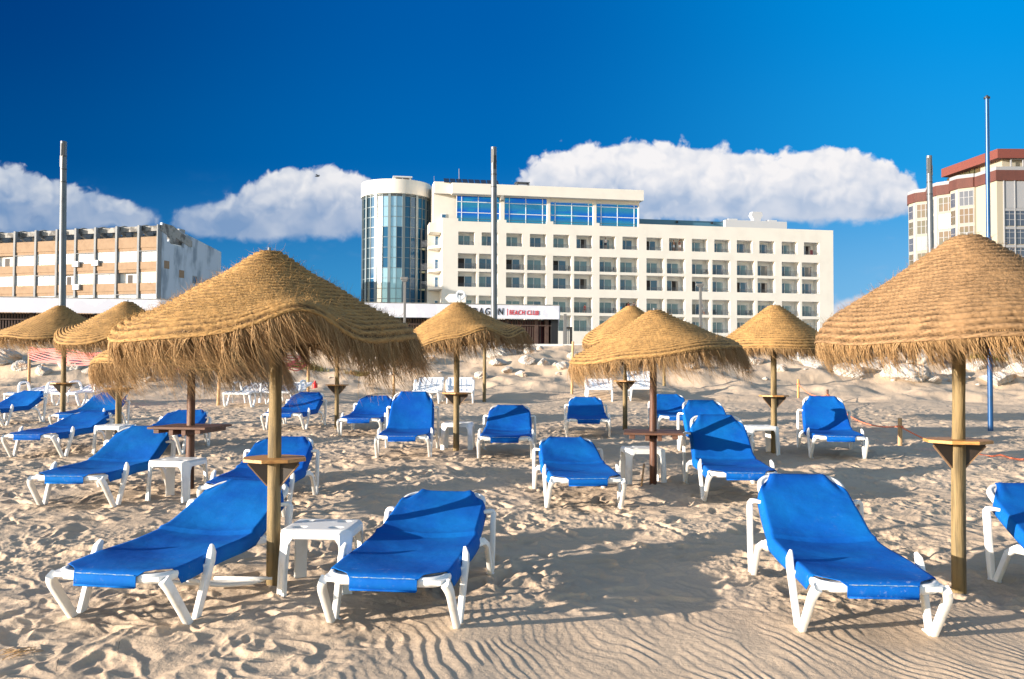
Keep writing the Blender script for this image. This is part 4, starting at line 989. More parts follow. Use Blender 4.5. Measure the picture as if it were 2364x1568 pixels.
def quad(mb, x0, x1, y, z0, z1): mb.add([(x0, y, z0), (x1, y, z0), (x1, y, z1), (x0, y, z1)], [(0, 1, 2, 3)])
rsH = random.Random(4)
# first entries set by what the photo shows: c curtain, b blue glass, d dark open, t brown curtain
KIN = {0: ['cc','cb','cc','bb','cc','bd','bc','bb','db','bd','cc','bc','bb','bb','bc','bd'],
       1: ['db','bb','db','cc','db','cc','bc','cc','cc','bc','bc','bb','bc','bt','bc','bt'],
       2: ['db','cb','tb','cc','bb','bd','bc','bc','db','bd','db','bc','db','bd','bc','bb'],
       3: ['cc','cc','cc','cb','cc','cc','cc','bd','cc','cc','tb','cc','cc','cb','cc','cc'],
       4: ['cc','cc','cc','cc','bc','cc','cc','cc','bc','cc','bc','cc','bc','cc','cc','cc']}
MM = {'c': 0, 'b': 1, 'd': 2, 't': 3}
for k, (zt, zb, S) in enumerate(rows_):
    for j, (a, b) in enumerate(S):
        right = (j % 2 == 1) if k else False
        ww = b - a; x0, x1 = (a + .06, a + ww * .84) if (k and not right) or not k else (a + ww * .06, a + ww * .86)
        if k == 0: x0, x1 = a + ww * .02, a + ww * .82
        y = -DEP + .02; top = zb + (1.62 if k == 0 else 1.72); bot = zb
        f = MB(); fw = .07
        f.box(x0, x1, y, y + .07, top - fw, top); f.box(x0, x0 + fw, y, y + .07, bot, top - fw); f.box(x1 - fw, x1, y, y + .07, bot, top - fw); xm = (x0 + x1) / 2
        f.box(xm - .045, xm + .045, y, y + .085, bot, top - fw)
        wd = f.build('window', M_frame, hotel)
        kd = KIN[k][j]; p = MB()
        p.cur = MM[kd[0]]; quad(p, x0 + fw, xm - .045, y + .02, bot, top - fw); p.cur = MM[kd[1]]; 
        if kd[1] == 'd': quad(p, xm + .045, xm + (x1 - xm) * .6, y + .02, bot, top - fw); p.cur = 3; quad(p, xm + (x1 - xm) * .6, x1 - fw, y + .02, bot, top - fw)
        else: quad(p, xm + .045, x1 - fw, y + .02, bot, top - fw)
        p.build('pane', [M_cur, M_glassb, M_dark, M_curb], wd)
        r_ = MB(); nb_ = 3 if k in (0, 2, 4) else 5
        for q_ in range(nb_): zz = zb + .12 + q_ * .155 + (.0 if nb_ == 5 else .04); r_.box(a + .003, b - .003, -.22, -.18, zz, zz + .045)
        for xx in (a + .03, (a + b) / 2, b - .07): r_.box(xx, xx + .04, -.175, -.14, zb, zb + .12 + (nb_ - 1) * .155)
        r_.build('railing', M_rail, hotel)
# balcony furniture: one dark chair and table in many balconies
ci = 0
def bchair(k, j, fx, mirror=1, m_=None):
    zt, zb, S = rows_[k]; a, b = S[j]; x = a + (b - a) * fx
    wp = HM @ Vector((x, -.95, zb)); root = empty('balcony_chair', wp, math.atan2(HM[1][0], HM[0][0])); 
    s_ = MB().box(-.22, .22, -.22, .22, .36, .41).build('seat', m_ or M_rail, root)
    MB().box(-.22 * mirror - .02, -.22 * mirror + .02, -.22, .22, .41, .80).build('backrest', m_ or M_rail, root)
    for sx in (-.2, .2):
        for sy in (-.2, .2): MB().box(sx - .02, sx + .02, sy - .02, sy + .02, 0, .36).build('leg', m_ or M_rail, root)
    return root
ORD2 = ['first', 'second', 'third', 'fourth', 'fifth', 'sixth', 'seventh', 'eighth', 'ninth', 'tenth', 'eleventh', 'twelfth', 'thirteenth', 'fourteenth', 'fifteenth', 'sixteenth']
floors = {0: 'top', 1: 'second', 2: 'third', 3: 'fourth', 4: 'lowest'}
for k, j, fx, mi in [(1,0,.82,-1),(1,2,.72,-1),(1,4,.85,-1),(1,6,.80,-1),(1,10,.85,-1),(1,11,.2,1),(1,14,.2,1),(3,4,.45,-1),(3,5,.2,1),(3,6,.8,-1),(3,9,.2,1),(3,11,.3,1),(3,12,.2,1),(3,12,.8,-1),(2,9,.2,1)]:
    r_ = bchair(k, j, fx, mi, M_rail)
    tag(r_, 'dark chair, hotel row %s from top, balcony %s from left%s' % (ORD2[k], ORD2[j], ', right of two' if (k, j, mi) == (3, 12, -1) else ''), 'chair', 'dark chairs on the hotel balconies')
# people on balconies
def person(loc, shirt, label, h=1.70, pose='arms', bottom=None, sit=False, rz=0):
    sk = .95 if not sit else .95
    V = [(0, 0, .92), (0, 0, 1.15), (0, 0, 1.38), (0, 0, 1.50), (0, 0, 1.60), (0, .0, 1.68)]; E = [(0, 1), (1, 2), (2, 3), (3, 4), (4, 5)]
    Rr_ = [(.15, .11), (.135, .10), (.16, .10), (.055, .055), (.085, .095), (.075, .085)]
    def addc(st_, pts, rs_):
        prev = st_
        for p, r_ in zip(pts, rs_): V.append(p); Rr_.append((r_, r_)); E.append((prev, len(V) - 1)); prev = len(V) - 1
    for sx in (-1, 1):
        if pose == 'arms': addc(2, [(sx * .19, 0, 1.36), (sx * .24, -.06, 1.10), (sx * .03, -.20, 1.12), (sx * -.02, -.20, 1.13)], [.055, .042, .034, .03])
        else: addc(2, [(sx * .19, 0, 1.36), (sx * .23, -.05, 1.10), (sx * .20, -.28, 1.02), (sx * .19, -.35, 1.0)], [.055, .042, .034, .03])
        if sit: addc(0, [(sx * .10, -.05, .88), (sx * .12, -.45, .86), (sx * .12, -.48, .46), (sx * .12, -.58, .43)], [.085, .065, .05, .035])
        else: addc(0, [(sx * .09, 0, .86), (sx * .10, -.02, .48), (sx * .11, .02, .08), (sx * .11, -.12, .03)], [.095, .065, .045, .035])
    me = bpy.data.meshes.new('person'); me.from_pydata(V, E, []); o = bpy.data.objects.new('person', me); COL.objects.link(o)
    sm = o.modifiers.new('skin', 'SKIN'); ss_ = o.modifiers.new('sub', 'SUBSURF'); ss_.levels = ss_.render_levels = 1
    for i, r_ in enumerate(Rr_): me.skin_vertices[0].data[i].radius = r_
    me.skin_vertices[0].data[0].use_root = True
    me.materials.append(M_skin); k = h / 1.72; o.scale = (k, k, k); o.location = Vector(loc) - Vector((0, 0, .42 * k if sit else 0)); o.rotation_euler = (0, 0, rz)
    # shirt, shorts and hair
    def ring(z0, z1, a0, b0, a1, b1, m_, nm, cy=0):
        vs = []; n = 12
        for z, a, b in ((z0, a0, b0), ((z0 + z1) / 2, (a0 + a1) / 2 * 1.02, (b0 + b1) / 2 * 1.02), (z1, a1, b1)):
            vs += [(a * math.cos(6.2832 * i / n), cy + b * math.sin(6.2832 * i / n), z) for i in range(n)]
        fs = [(r_ * n + i, r_ * n + (i + 1) % n, (r_ + 1) * n + (i + 1) % n, (r_ + 1) * n + i) for r_ in range(2) for i in range(n)] + [tuple(range(n)), tuple(range(2 * n, 3 * n))]
        mesh_obj(nm, vs, fs, m_, o, True)
    if shirt: ring(.96, 1.46, .185, .135, .17, .11, shirt, 'shirt')
    ring(.62 if not sit else .82, .98, .19, .14, .185, .14, bottom or M_cdark, 'shorts')
    ring(1.64, 1.78, .095, .105, .05, .06, M_hair, 'hair', .015)
    tag(o, label, 'person'); return o
hz_ = math.atan2(HM[1][0], HM[0][0])
def onb(k, px_, dy=-.55):
    return HM @ Vector((hs(px_), dy, rows_[k][1]))
person(onb(0, 1400), M_tshirt, 'person in a white top standing with folded arms on a top floor balcony', rz=hz_)
person(onb(0, 1572), M_cdark, 'person in a dark top standing right of another at a dark balcony door', rz=hz_, bottom=M_tshirt)
person(onb(0, 1558.5), None, 'shirtless person in pale shorts standing left of another on a top floor balcony', rz=hz_ + .9, bottom=M_tshirt)
person(onb(3, 1466), M_cdark, 'person in a dark top at a balcony door above the half hidden parasol', rz=hz_)
person(onb(3, 1455, -.9), M_cred, 'person in red beside the one in dark above the half hidden parasol', rz=hz_)
person(onb(3, 1625, -.8), M_tshirt, 'person sitting on a fourth floor balcony beside the street lamp', rz=hz_ + .5, sit=True)
person(onb(3, 1366, -.8) + Vector((-.8, 0, 0)), M_cred, 'person in red sitting low on a fourth floor balcony right of the sign', rz=hz_ - .6, sit=True)
tw = MB().box(-.5, -.02, 0, .04, .10, 1.0).build('towel', mat('cyan_towel', (.02, .35, .62), .9)); tw.matrix_world = HM @ Matrix.Translation((hs(1436), -.13, rows_[3][1])); tag(tw, 'bright blue towel hanging over a balcony railing', 'towel')
tw = MB().box(-.3, .1, 0, .05, -.30, .75).build('cloth', mat('maroon_towel', (.09, .02, .03), .9)); tw.matrix_world = HM @ Matrix.Translation((hs(1876), -.13, rows_[0][1])); tag(tw, 'dark red cloth hanging from the rightmost top balcony', 'towel')

# penthouse storey
ph = MB(); pa, pb = hs(1044, 430), hs(1486, 430)
ph.box(pa, pb, -10, .02, 26.6, 28.15); ph.box(hs(1004, 430) , pa - .003, -10, -1.2, 26.75, 28.45); ph.box(hs(1004, 430), pa + 1.0, -10, -1.9, 22.2, 26.75)
ph.box(hs(1478), pb - .6, -10, -1.55, 22.2, 26.6)
ends = [(1053.4, 1154.4), (1163.8, 1263.4), (1269.5, 1369.4), (1375.7, 1474.5)]
PE = [(hs(a, 480, -1.2), hs(b, 480, -1.2)) for a, b in ends]; x_ = pa + 1.003 - 0
for i, (a, b) in enumerate(PE):
    if a > x_: ph.box(x_, a, -1.7, -.95, 22.2, 26.6)
    x_ = b
ph.box(x_, hs(1478) - .003, -1.7, -.95, 22.2, 26.6)
ph.box(PE[2][0], PE[3][1], -1.7, -1.02, 26.15, 26.597)
ph.box(pa + 1.003, hs(1478), -9.9, -9.5, 22.2, 26.6)
ph.build('penthouse', M_cream, hotel)
for i, (a, b) in enumerate(PE):
    zt = 26.6 if i < 2 else 26.15; f = MB(); fr_ = [0, .12, .50, .89, 1]; y = -1.25
    for q_ in fr_: xx = a + (b - a) * q_; f.box(xx - (.05 if 0 < q_ < 1 else (.1 if q_ else 0)), xx + (.05 if 0 < q_ < 1 else (0 if q_ else .1)), y, y + .09, 22.25, zt)
    zz = [zt - .10, zt - (1.0 if i < 2 else .55), zt - (2.55 if i < 2 else 2.05)]
    for z in zz: 
        for q0, q1 in zip(fr_[:-1], fr_[1:]): f.box(a + (b - a) * q0 + .1, a + (b - a) * q1 - .1, y + .004, y + .084, z, z + .1)
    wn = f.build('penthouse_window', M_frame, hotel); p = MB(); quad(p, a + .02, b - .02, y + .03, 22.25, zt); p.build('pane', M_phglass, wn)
    d = dips[i]; MB().box(d[0], d[1], -.2, -.16, 22.98, 23.03).box(d[0], d[1], -.2, -.16, 22.64, 22.67).build('roof_railing', M_rail, hotel)
    g = MB(); quad(g, d[0], d[1], -.19, 22.66, 23.0)
MB().box(hs(1019, 495, -1.9) , hs(1030, 495, -1.9), -1.9, -1.82, 23.2, 23.9).build('window', M_frame, hotel)
MB().box(hs(1020.2, 495, -1.9) , hs(1028.8, 495, -1.9), -1.82, -1.81, 23.28, 23.82).build('pane', M_glassb, bpy.data.objects[[o.name for o in hotel.children if o.name.startswith('window')][-1]])
MB().box(hs(1155.5), hs(1162), -.93, .0, 25.9, 26.59).build('wall_fin', M_conc, hotel)
# side wing with stepped balconies left of the main block
sw = MB(); wx0 = hs(987, 600, -4.2)
sw.box(wx0, -.003, -9, -4.2, G0, 22.6); sw.box(wx0, -.003, -4.2, -1.2, 21.1, 22.5)
for (zt, zb, S) in rows_: sw.prism([(wx0 * 1.0, -4.19), (-.003, -4.19), (-.003, -.35), (wx0 * .35, -1.0), (wx0, -2.6)], zb - .35, zb - .02)
sw.build('side_wing', M_cream, hotel)
for i, (zt, zb, S) in enumerate(rows_):
    wv = MB().box(wx0 * .42, -.15, -4.19, -4.12, zb, zb + 1.75).build('window', M_frame, hotel); p = MB(); quad(p, wx0 * .42 + .08, -.22, -4.10, zb + .05, zb + 1.67); p.build('pane', M_glassb, wv)
    r_ = MB()
    for q_ in range(5):
        zz = zb + .12 + q_ * .19; r_.sweep([(-.01, -.40, zz), (wx0 * .35, -1.05, zz), (wx0, -2.65, zz), (wx0 - .9, -4.0, zz)], [(-.02, -.02), (.02, -.02), (.02, .02), (-.02, .02)])
    r_.build('railing', M_rail, hotel)
es = MB(); ex0, ex1 = hs(973, 600, -5.5), hs(989, 600, -5.5)
es.box(ex0, ex1, -10, -6.5, G0, 21.8)
for (zt, zb, S) in rows_: es.box(ex0 - .3, ex1, -6.5, -5.0, zb - .25, zb)
es.build('stair_wing', mat('olive_render', (.46, .45, .30), .9), hotel)  # one even olive colour for the stair wing
es = MB()
for xx in (ex0 - .2, (ex0 + ex1) / 2, ex1 - .1): es.box(xx, xx + .16, -5.0, -4.84, G0, 22.0)
for (zt, zb, S) in rows_:
    for q_ in range(4): es.box(ex0 - .3, ex1, -4.98, -4.9, zb + .1 + q_ * .22, zb + .16 + q_ * .22)
es.build('stair_rail', M_rail, hotel)
# round glass tower
tc = at(913.5, 600, 138.5); TR = 5.03; Q7 = lambda z: 1.6 + (z - 1.6) * 138.5 / 129.5
tl = HM.inverted() @ Vector((tc.x, tc.y, 0)); cx_, cy_ = tl.x, tl.y
face = math.atan2(-1, 0)
vdir = (HM.inverted().to_3x3() @ Vector((-tc.x, -tc.y, 0))).normalized(); a_c = math.atan2(vdir.y, vdir.x)
def tp_(phi, r_): a = a_c - rad(phi); return (cx_ + r_ * math.cos(a), cy_ + r_ * math.sin(a))
def ringm(mb, r0, r1, z0, z1, n=72):
    vs = []
    for z in (z0, z1):
        for r_ in (r0, r1): vs += [(cx_ + r_ * math.cos(6.28318 * i / n), cy_ + r_ * math.sin(6.28318 * i / n), z) for i in range(n)]
    fs = []
    for i in range(n):
        j = (i + 1) % n; fs += [(n + i, n + j, 3 * n + j, 3 * n + i), (i, 2 * n + i, 2 * n + j, j), (i, j, n + j, n + i), (2 * n + i, 3 * n + i, 3 * n + j, 2 * n + j)]
    mb.add(vs, fs)
cw = MB(); ringm(cw, .1, TR + .20, Q7(25.35), Q7(27.3)); cw.build('tower_parapet', M_cream, hotel, smooth=True, sharp=rad(40))
tm = MB(); levels = [G0 + .3] + [Q7(25.0) - 1.50 * i for i in range(16, -1, -1)]
for z in levels + [Q7(25.25)]: ringm(tm, TR - .35, TR - .02, z - .035, z + .035)
gl_ang = []
wide = [-109, -84.5, -60, -35.5, -11, 12.6, 37, 61.5, 86, 110]
for wv in wide:
    x, y = tp_(wv, TR + .02); Mz = Matrix.Translation((x, y, 0)) @ Matrix.Rotation(a_c - rad(wv), 4, 'Z'); tm.box(-.12, .05, -.20, .20, G0, Q7(25.35), Mz)
for a, b in zip(wide[:-1], wide[1:]):
    mpt = (a + b) / 2; x, y = tp_(mpt, TR + .01); Mz = Matrix.Translation((x, y, 0)) @ Matrix.Rotation(a_c - rad(mpt), 4, 'Z'); tm.box(-.06, .03, -.045, .045, G0, Q7(25.35), Mz)
tm.build('tower_mullions', M_mull, hotel)
tg = MB(); rr_ = random.Random(3)
for gi, (a, b) in enumerate(zip(wide[:-1], wide[1:])):
    for h2 in (0, 1):
        p0 = a + (b - a) * h2 / 2; p1 = a + (b - a) * (h2 + 1) / 2; mid = (p0 + p1) / 2 
        for z0, z1 in zip(levels[:-1], levels[1:]):
            xa, ya = tp_(p1, TR - .06); xb, yb = tp_(p0, TR - .06)
            m_i = 0 if mid < -36 else (3 if mid < -24 else (2 if mid < 13 else 1))  # pane colour by facing angle: sky reflections painted into the glass
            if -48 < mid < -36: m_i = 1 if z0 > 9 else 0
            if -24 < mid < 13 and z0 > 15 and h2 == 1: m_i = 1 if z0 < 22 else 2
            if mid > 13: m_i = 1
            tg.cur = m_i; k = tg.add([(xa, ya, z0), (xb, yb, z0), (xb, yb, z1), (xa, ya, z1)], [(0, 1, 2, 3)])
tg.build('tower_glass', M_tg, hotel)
chx, chy = cx_ + .9, cy_ - .5; Mc = Matrix.Translation((chx, chy, 0))
c_ = MB().box(-1.25, 1.25, -1, 1, 28.3, Q7(28.4), Mc).build('chimney', M_twhite, hotel)
MB().box(-1.45, 1.45, -1.2, 1.2, Q7(28.403), Q7(28.58), Mc).box(-.45, .45, -.4, .4, Q7(28.583), Q7(28.72), Mc).build('chimney_cap', M_twhite, c_)
MB().box(-1.0, -.08, 1.003, 1.01, Q7(28.12), Q7(28.32), Mc).box(.08, 1.0, 1.003, 1.01, Q7(28.12), Q7(28.32), Mc).build('chimney_vent', M_dark, c_)
# roof furniture
sp0, sp1 = hs(1027, 415), hs(1156, 415)
for i in range(9):
    a = sp0 + (sp1 - sp0) * i / 9; w_ = (sp1 - sp0) / 9 - .12
    vs = [(a, -.9, 28.35), (a + w_, -.9, 28.35), (a + w_, -1.9, 29.1), (a, -1.9, 29.1)]
    MB().add(vs + [(p[0], p[1] - .04, p[2] - .05) for p in vs], [(0, 1, 2, 3), (7, 6, 5, 4), (0, 4, 5, 1), (1, 5, 6, 2), (2, 6, 7, 3), (3, 7, 4, 0)]).build('solar_panel', M_panel, hotel)
MB().tube([(hs(1064, 400), -2, 28.1), (hs(1063.5, 400), -2, 30.6)], .05, 6).build('antenna', M_fin, hotel)
MB().tube([(hs(1005.5, 410), -2, 28.4), (hs(1005, 410), -2, 29.4)], .03, 6).build('antenna', M_fin, hotel)
v_ = MB().box(hs(1194), hs(1227), -3, -1.5, 28.15, 28.32).box(hs(1196), hs(1196) + .2, -3, -1.5, 28.32, 28.85).box(hs(1226) - .2, hs(1226), -3, -1.5, 28.32, 28.7).box(hs(1194), hs(1227), -3, -1.5, 28.85, 28.97).build('roof_vent_box', M_rail, hotel)
gr_ = MB(); ga, gb = hs(1482, 505), hs(1700, 510)
gr_.box(ga, gb, -3.2, -3.0, 22.2, 24.35); gr_.build('roof_glass_screen', mat('blue_grey_screen', (.06, .16, .24), .25), hotel)
rb = MB(); rb.box(hs(1676, 515, -2), hs(1818, 520, -2), -6, -2.2, 22.2, 24.55); rb.box(hs(1700), hs(1722), -4, -3, 24.55, 24.9).box(hs(1795), hs(1815), -4, -3, 24.55, 24.9)
vx = hs(1748, 505, -3); rb.box(vx - .6, vx + .6, -4, -3, 24.55, 25.1)
rb.prism([(vx - .7, 25.1), (vx + .7, 25.1), (vx + .95, 25.55), (vx + .75, 26.1), (vx - .75, 26.1), (vx - .95, 25.55)], -4, -3, None, vert=lambda p, z: (p[0], z, p[1]))
rb.build('roof_plant_room', M_twhite, hotel)
for px_ in (1578, 1660, 1742, 1823):
    MB().box(hs(px_) - .12, hs(px_) + .12, -2.9, -2.6, 23.9, 24.2).build('roof_lamp', M_black, hotel)

# ---------------------------------------------------------------- beach club
bc0 = at(-60, 700, 49.6); bc1 = at(1291, 715, 54.4)
BM, BLn, bs = fline(bc0, bc1)
club = empty('beach_club'); club.matrix_world = BM; tag(club, 'low beach club with long white sign board above brown timber slats', 'beach club')
FT, FB = 5.30, 4.50
MB().box(-40, BLn, -.25, 0, FB, FT).build('sign_board', M_fascia, club)
MB().box(-40, BLn + .02, -8, .015, FT + .003, FT + .05).build('roof_edge', M_conc, club)
e_ = MB(); e_.prism([(0, FT), (0, FB + .1), (-1.6, 2.9), (-2.1, 2.9), (-5, FB), (-5, FT)], BLn + .003, BLn + .10, None, vert=lambda p, z: (z, p[0] - .26, p[1])); e_.build('end_board', M_fascia, club)
sl = MB(); x = -40
k = 0
while x < BLn - 1.0:
    sl.box(x, x + .075, -.60, -.52, 2.52, FB - .005); x += .15; k += 1
sl.box(-40, BLn, -.50, -.46, 2.9, 2.98).box(-40, BLn, -.50, -.46, 4.1, 4.18)
sl.build('timber_slats', M_slat, club)
bwl = MB(); bwl.box(-40, BLn - .35, -1.2, -1.0, 2.52, FB); bwl.cur = 1
for a, b in ((1215, 1260), (1262, 1278)): bwl.box(bs(a), bs(b), -.99, -.97, 2.55, FB - .1)
for a in (1165, 1180, 1200): bwl.box(bs(a), bs(a + 10), -.99, -.97, 2.55, FB - .1)
bwl.build('back_wall', [M_black, M_maroon], club)
for px_ in (1170, 1238, 1262, 62, 300): MB().box(bs(px_), bs(px_) + .22, -.72, -.45, 2.52, FB).build('timber_post', M_slat, club)
MB().box(BLn - .42, BLn - .003, -1.4, -.3, 2.52, FB - .003).build('end_post', M_black, club)
def letters(txt, x0, x1, z0, zh, m_, nm, off=.004):
    cu = bpy.data.curves.new(nm, 'FONT'); cu.body = txt; cu.size = 1; cu.extrude = .008; cu.offset = off; cu.space_character = 1.06
    o = bpy.data.objects.new(nm, cu); COL.objects.link(o); bpy.context.view_layer.update()
    dg = bpy.context.evaluated_depsgraph_get(); me = bpy.data.meshes.new_from_object(o.evaluated_get(dg)); bpy.data.objects.remove(o)
    co = np.empty(len(me.vertices) * 3); me.vertices.foreach_get('co', co); co = co.reshape(-1, 3)
    mn, mx = co.min(0), co.max(0); rs = np.random.RandomState(len(txt))
    out = np.empty_like(co); out[:, 0] = x0 + (co[:, 0] - mn[0]) / (mx[0] - mn[0]) * (x1 - x0)
    out[:, 2] = z0 + (co[:, 1] - mn[1]) / (mx[1] - mn[1]) * zh + .012 * np.sin(co[:, 0] * 3.1); out[:, 1] = .004 + (co[:, 2] - mn[2]) / max(mx[2] - mn[2], 1e-6) * .02
    out[:, 0] += (out[:, 2] - z0) * .06
    me.vertices.foreach_set('co', out.ravel()); me.materials.clear(); me.materials.append(m_)
    q_ = bpy.data.objects.new(nm, me); COL.objects.link(q_); q_.parent = club; return q_
zc = 4.70
for ch_, a, b in (('B', 1090.5, 1102), ('A', 1104.5, 1117), ('G', 1119.5, 1131.5), ('O', 1134.5, 1147), ('N', 1150, 1161.5)): letters(ch_, bs(a), bs(b), zc, .40, M_signblk, 'sign_letter', .016)
letters('BEACH CLUB', bs(1176), bs(1244), zc + .03, .27, M_signred, 'sign_lettering', .004)
MB().box(bs(1171), bs(1171) + .03, .003, .012, zc - .02, zc + .38).build('sign_divider', M_signred, club)
# satellite dish on the club roof
dp = at(1064, 683, 54.6); dish = empty('satellite_dish', (dp.x, dp.y, FT)); tag(dish, 'round white satellite dish on the beach club roof above the centre parasol', 'satellite dish')
vs = []; fs = []; R_ = .33; hD = dp.z - FT
Md = Matrix.Translation((0, 0, hD)) @ Matrix.Rotation(rad(-8), 4, 'Z') @ Matrix.Rotation(rad(78), 4, 'X')
b = MB(); ring_ = [0, .35, .7, 1]; pts = []
for j, r_ in enumerate(ring_):
    for i in range(28): a = 6.28318 * i / 28; pts.append(Md @ Vector((R_ * .92 * r_ * math.cos(a), R_ * r_ * math.sin(a), .10 * r_ * r_)))
b.add(pts, [(j * 28 + i, j * 28 + (i + 1) % 28, (j + 1) * 28 + (i + 1) % 28, (j + 1) * 28 + i) for j in range(3) for i in range(28)])
dd = b.build('dish', M_pal, dish, smooth=True); so = dd.modifiers.new('t', 'SOLIDIFY'); so.thickness = .02
b = MB(); b.tube([(.0, 0, 0), (0, .05, hD - .1)], .03, 8); b.tube([Md @ Vector((0, -R_ * .9, .08)), Md @ Vector((.05, -.06, .34))], .012, 6); b.box(-.03, .03, -.03, .03, -.05, .05, Matrix.Translation(Md @ Vector((.05, -.05, .34)))); b.build('mount', M_rail, dish)
cu = bpy.data.curves.new('dish_lettering', 'FONT'); cu.body = 'NOS'; cu.size = .16; cu.extrude = .002; cu.align_x = 'CENTER'; cu.offset = .004
o = bpy.data.objects.new('tmp', cu); COL.objects.link(o); bpy.context.view_layer.update(); me = bpy.data.meshes.new_from_object(o.evaluated_get(bpy.context.evaluated_depsgraph_get())); bpy.data.objects.remove(o)
me.materials.clear(); me.materials.append(M_signblk); q_ = bpy.data.objects.new('dish_lettering', me); COL.objects.link(q_); q_.parent = dd; q_.matrix_local = Md @ Matrix.Translation((0, .03, .06))
hx_ = at(1040, 690, 55.5); hxo = MB().prism([(-.32, 0), (-.05, .27), (.95, .27), (.95, -.25), (-.05, -.25)], -.3, .3, Matrix.Translation((hx_.x, hx_.y, hx_.z)), vert=lambda p, z: (p[0], z, p[1]))
tag(hxo.build('roof_hood', M_cream2, None, bevel=.02), 'cream angular vent hood on the beach club roof left of the dish', 'vent hood')
g_ = MB(); gx0, gx1 = at(1300, 780, 52).x, at(1321, 780, 52).x
g_.box(gx0, gx0 + .09, 51.95, 52.05, 2.52, 3.95).box(gx1 - .14, gx1, 51.95, 52.05, 2.52, 3.95).box(gx0 + .09, gx1 - .14, 51.96, 52.04, 3.83, 3.95)
for k in range(4): xx = gx0 + .12 + k * .085; g_.box(xx, xx + .035, 51.97, 52.03, 2.55, 3.83)
tag(g_.build('black_gate', M_black, None), 'black metal gate with upright bars at the right end of the beach club', 'gate')

# ---------------------------------------------------------------- apartment block at left
ap1 = at(364, 640, 116.0); ap0 = at(33, 640, 122.8)
AM, AL, as_ = fline(ap0, ap1)
apt = empty('apartment_block'); apt.matrix_world = AM; tag(apt, 'old apartment block with tan parapets, white shutters and concrete fins at left', 'apartment block')
fins = [-68, -17, 33, 81.5, 130, 173.5, 219, 268, 319, 364]
FX = [as_(p) for p in fins]; 
bands = [(18.05, 16.3, 'b'), (16.3, 14.9, 'w'), (14.9, 13.55, 'b'), (13.55, 12.2, 'w'), (12.2, 10.8, 'b'), (10.8, 9.5, 'w'), (9.5, 8.1, 'b'), (8.1, 6.6, 'w'), (6.6, 2.5, 'b')]
wl = MB(); wl.box(FX[0], AL - .02, -.9, -.6, 2.5, 17.6); wl.box(FX[0], AL - .02, -12, -11.6, 2.5, 17.4); wl.box(FX[0], AL - .3, -11.6, -.9, 17.3, 17.5)
wl.build('inner_wall', M_back, apt)
kinds = {1: 'wwwawwww', 3: 'wsgwowgs'}
for bi, (zt, zb, kd) in enumerate(bands):
    for i in range(len(FX) - 1):
        a, b = FX[i] + .153, FX[i + 1] - .153
        if kd == 'b':
            m = MB(); m.box(a, b, -.6, 0, zb + .38, zt); m.box(a, b, -.6, -.06, zb, zb + .36); m.build('balcony_parapet', M_brownst, apt)
        else:
            if (bi, i) in ((1, 1), (3, 7), (3, 4)):      # open balconies with a window behind
                m = MB().box(a, b, -.59, -.5, zt - .12, zt).build('balcony_opening', M_shut, apt)
                MB().box(a + (b - a) * .38, a + (b - a) * .62, -.59, -.57, zb, zt - .25).build('window', M_dark, apt)
            elif (bi, i) in ((3, 2), (3, 5), (3, 8), (1, 3)):
                m = MB().box(a, b, -.16, -.12, zb, zt); gw = m.build('glazed_balcony', M_glasg, apt); f = MB()
                n_ = 5
                for q_ in range(n_ + 1): xx = a + (b - a - .07) * q_ / n_; f.box(xx, xx + .07, -.115, -.08, zb, zt)
                f.box(a + .07, b - .07, -.114, -.09, zt - .1, zt).build('frame', M_frame, gw)
            else:
                m = MB().box(a, b, -.16, -.10, zb, zt)
                gs = m.build('shutter', M_shut, apt); f = MB(); n_ = 3 + (i + bi) % 3
                for q_ in range(1, n_): xx = a + (b - a) * q_ / n_; f.box(xx - .012, xx + .012, -.099, -.085, zb, zt)
                f.box(a, b, -.0985, -.085, zt - .05, zt - .001); f.build('frame', M_fin, gs)
            if (bi + i) % 3 == 0: MB().box(a, b, -.08, .12, zt - .10, zt - .02).build('awning_box', M_fin, apt)
fn = []
for i, x in enumerate(FX):
    MB().box(x - .15, x + .15 if i < len(FX) - 1 else x + .02, -.62, .14, 2.5, 19.55 - .0).build('fin', M_fin, apt)
# roof frames: deep concrete ribs running back over each bay
for i in range(len(FX)):
    x = FX[i] - .2
    prof_ = [(.35, 19.5), (.35, 18.9), (-1.1, 18.35), (-1.6, 17.5), (-2.4, 17.5), (-2.6, 18.3), (-5.4, 17.5), (-6.0, 17.5), (-6.0, 18.3), (-2.0, 19.75), (-.6, 19.8)]
    MB().prism([(p[0] , p[1]) for p in prof_], x, x + .35, None, vert=lambda p, z: (z, p[0] - .63, p[1])).build('roof_frame', M_conc, apt)
for i in range(len(FX) - 1):
    a, b = FX[i] + .153, FX[i + 1] - .153
    MB().box(a, b, -1.25, -.75, 18.9, 19.55).box(a, b, -3.1, -2.7, 18.45, 18.75).box(a + 1.2, a + 1.75, -2.0, -1.5, 17.5, 18.9).build('roof_beam', M_conc, apt)
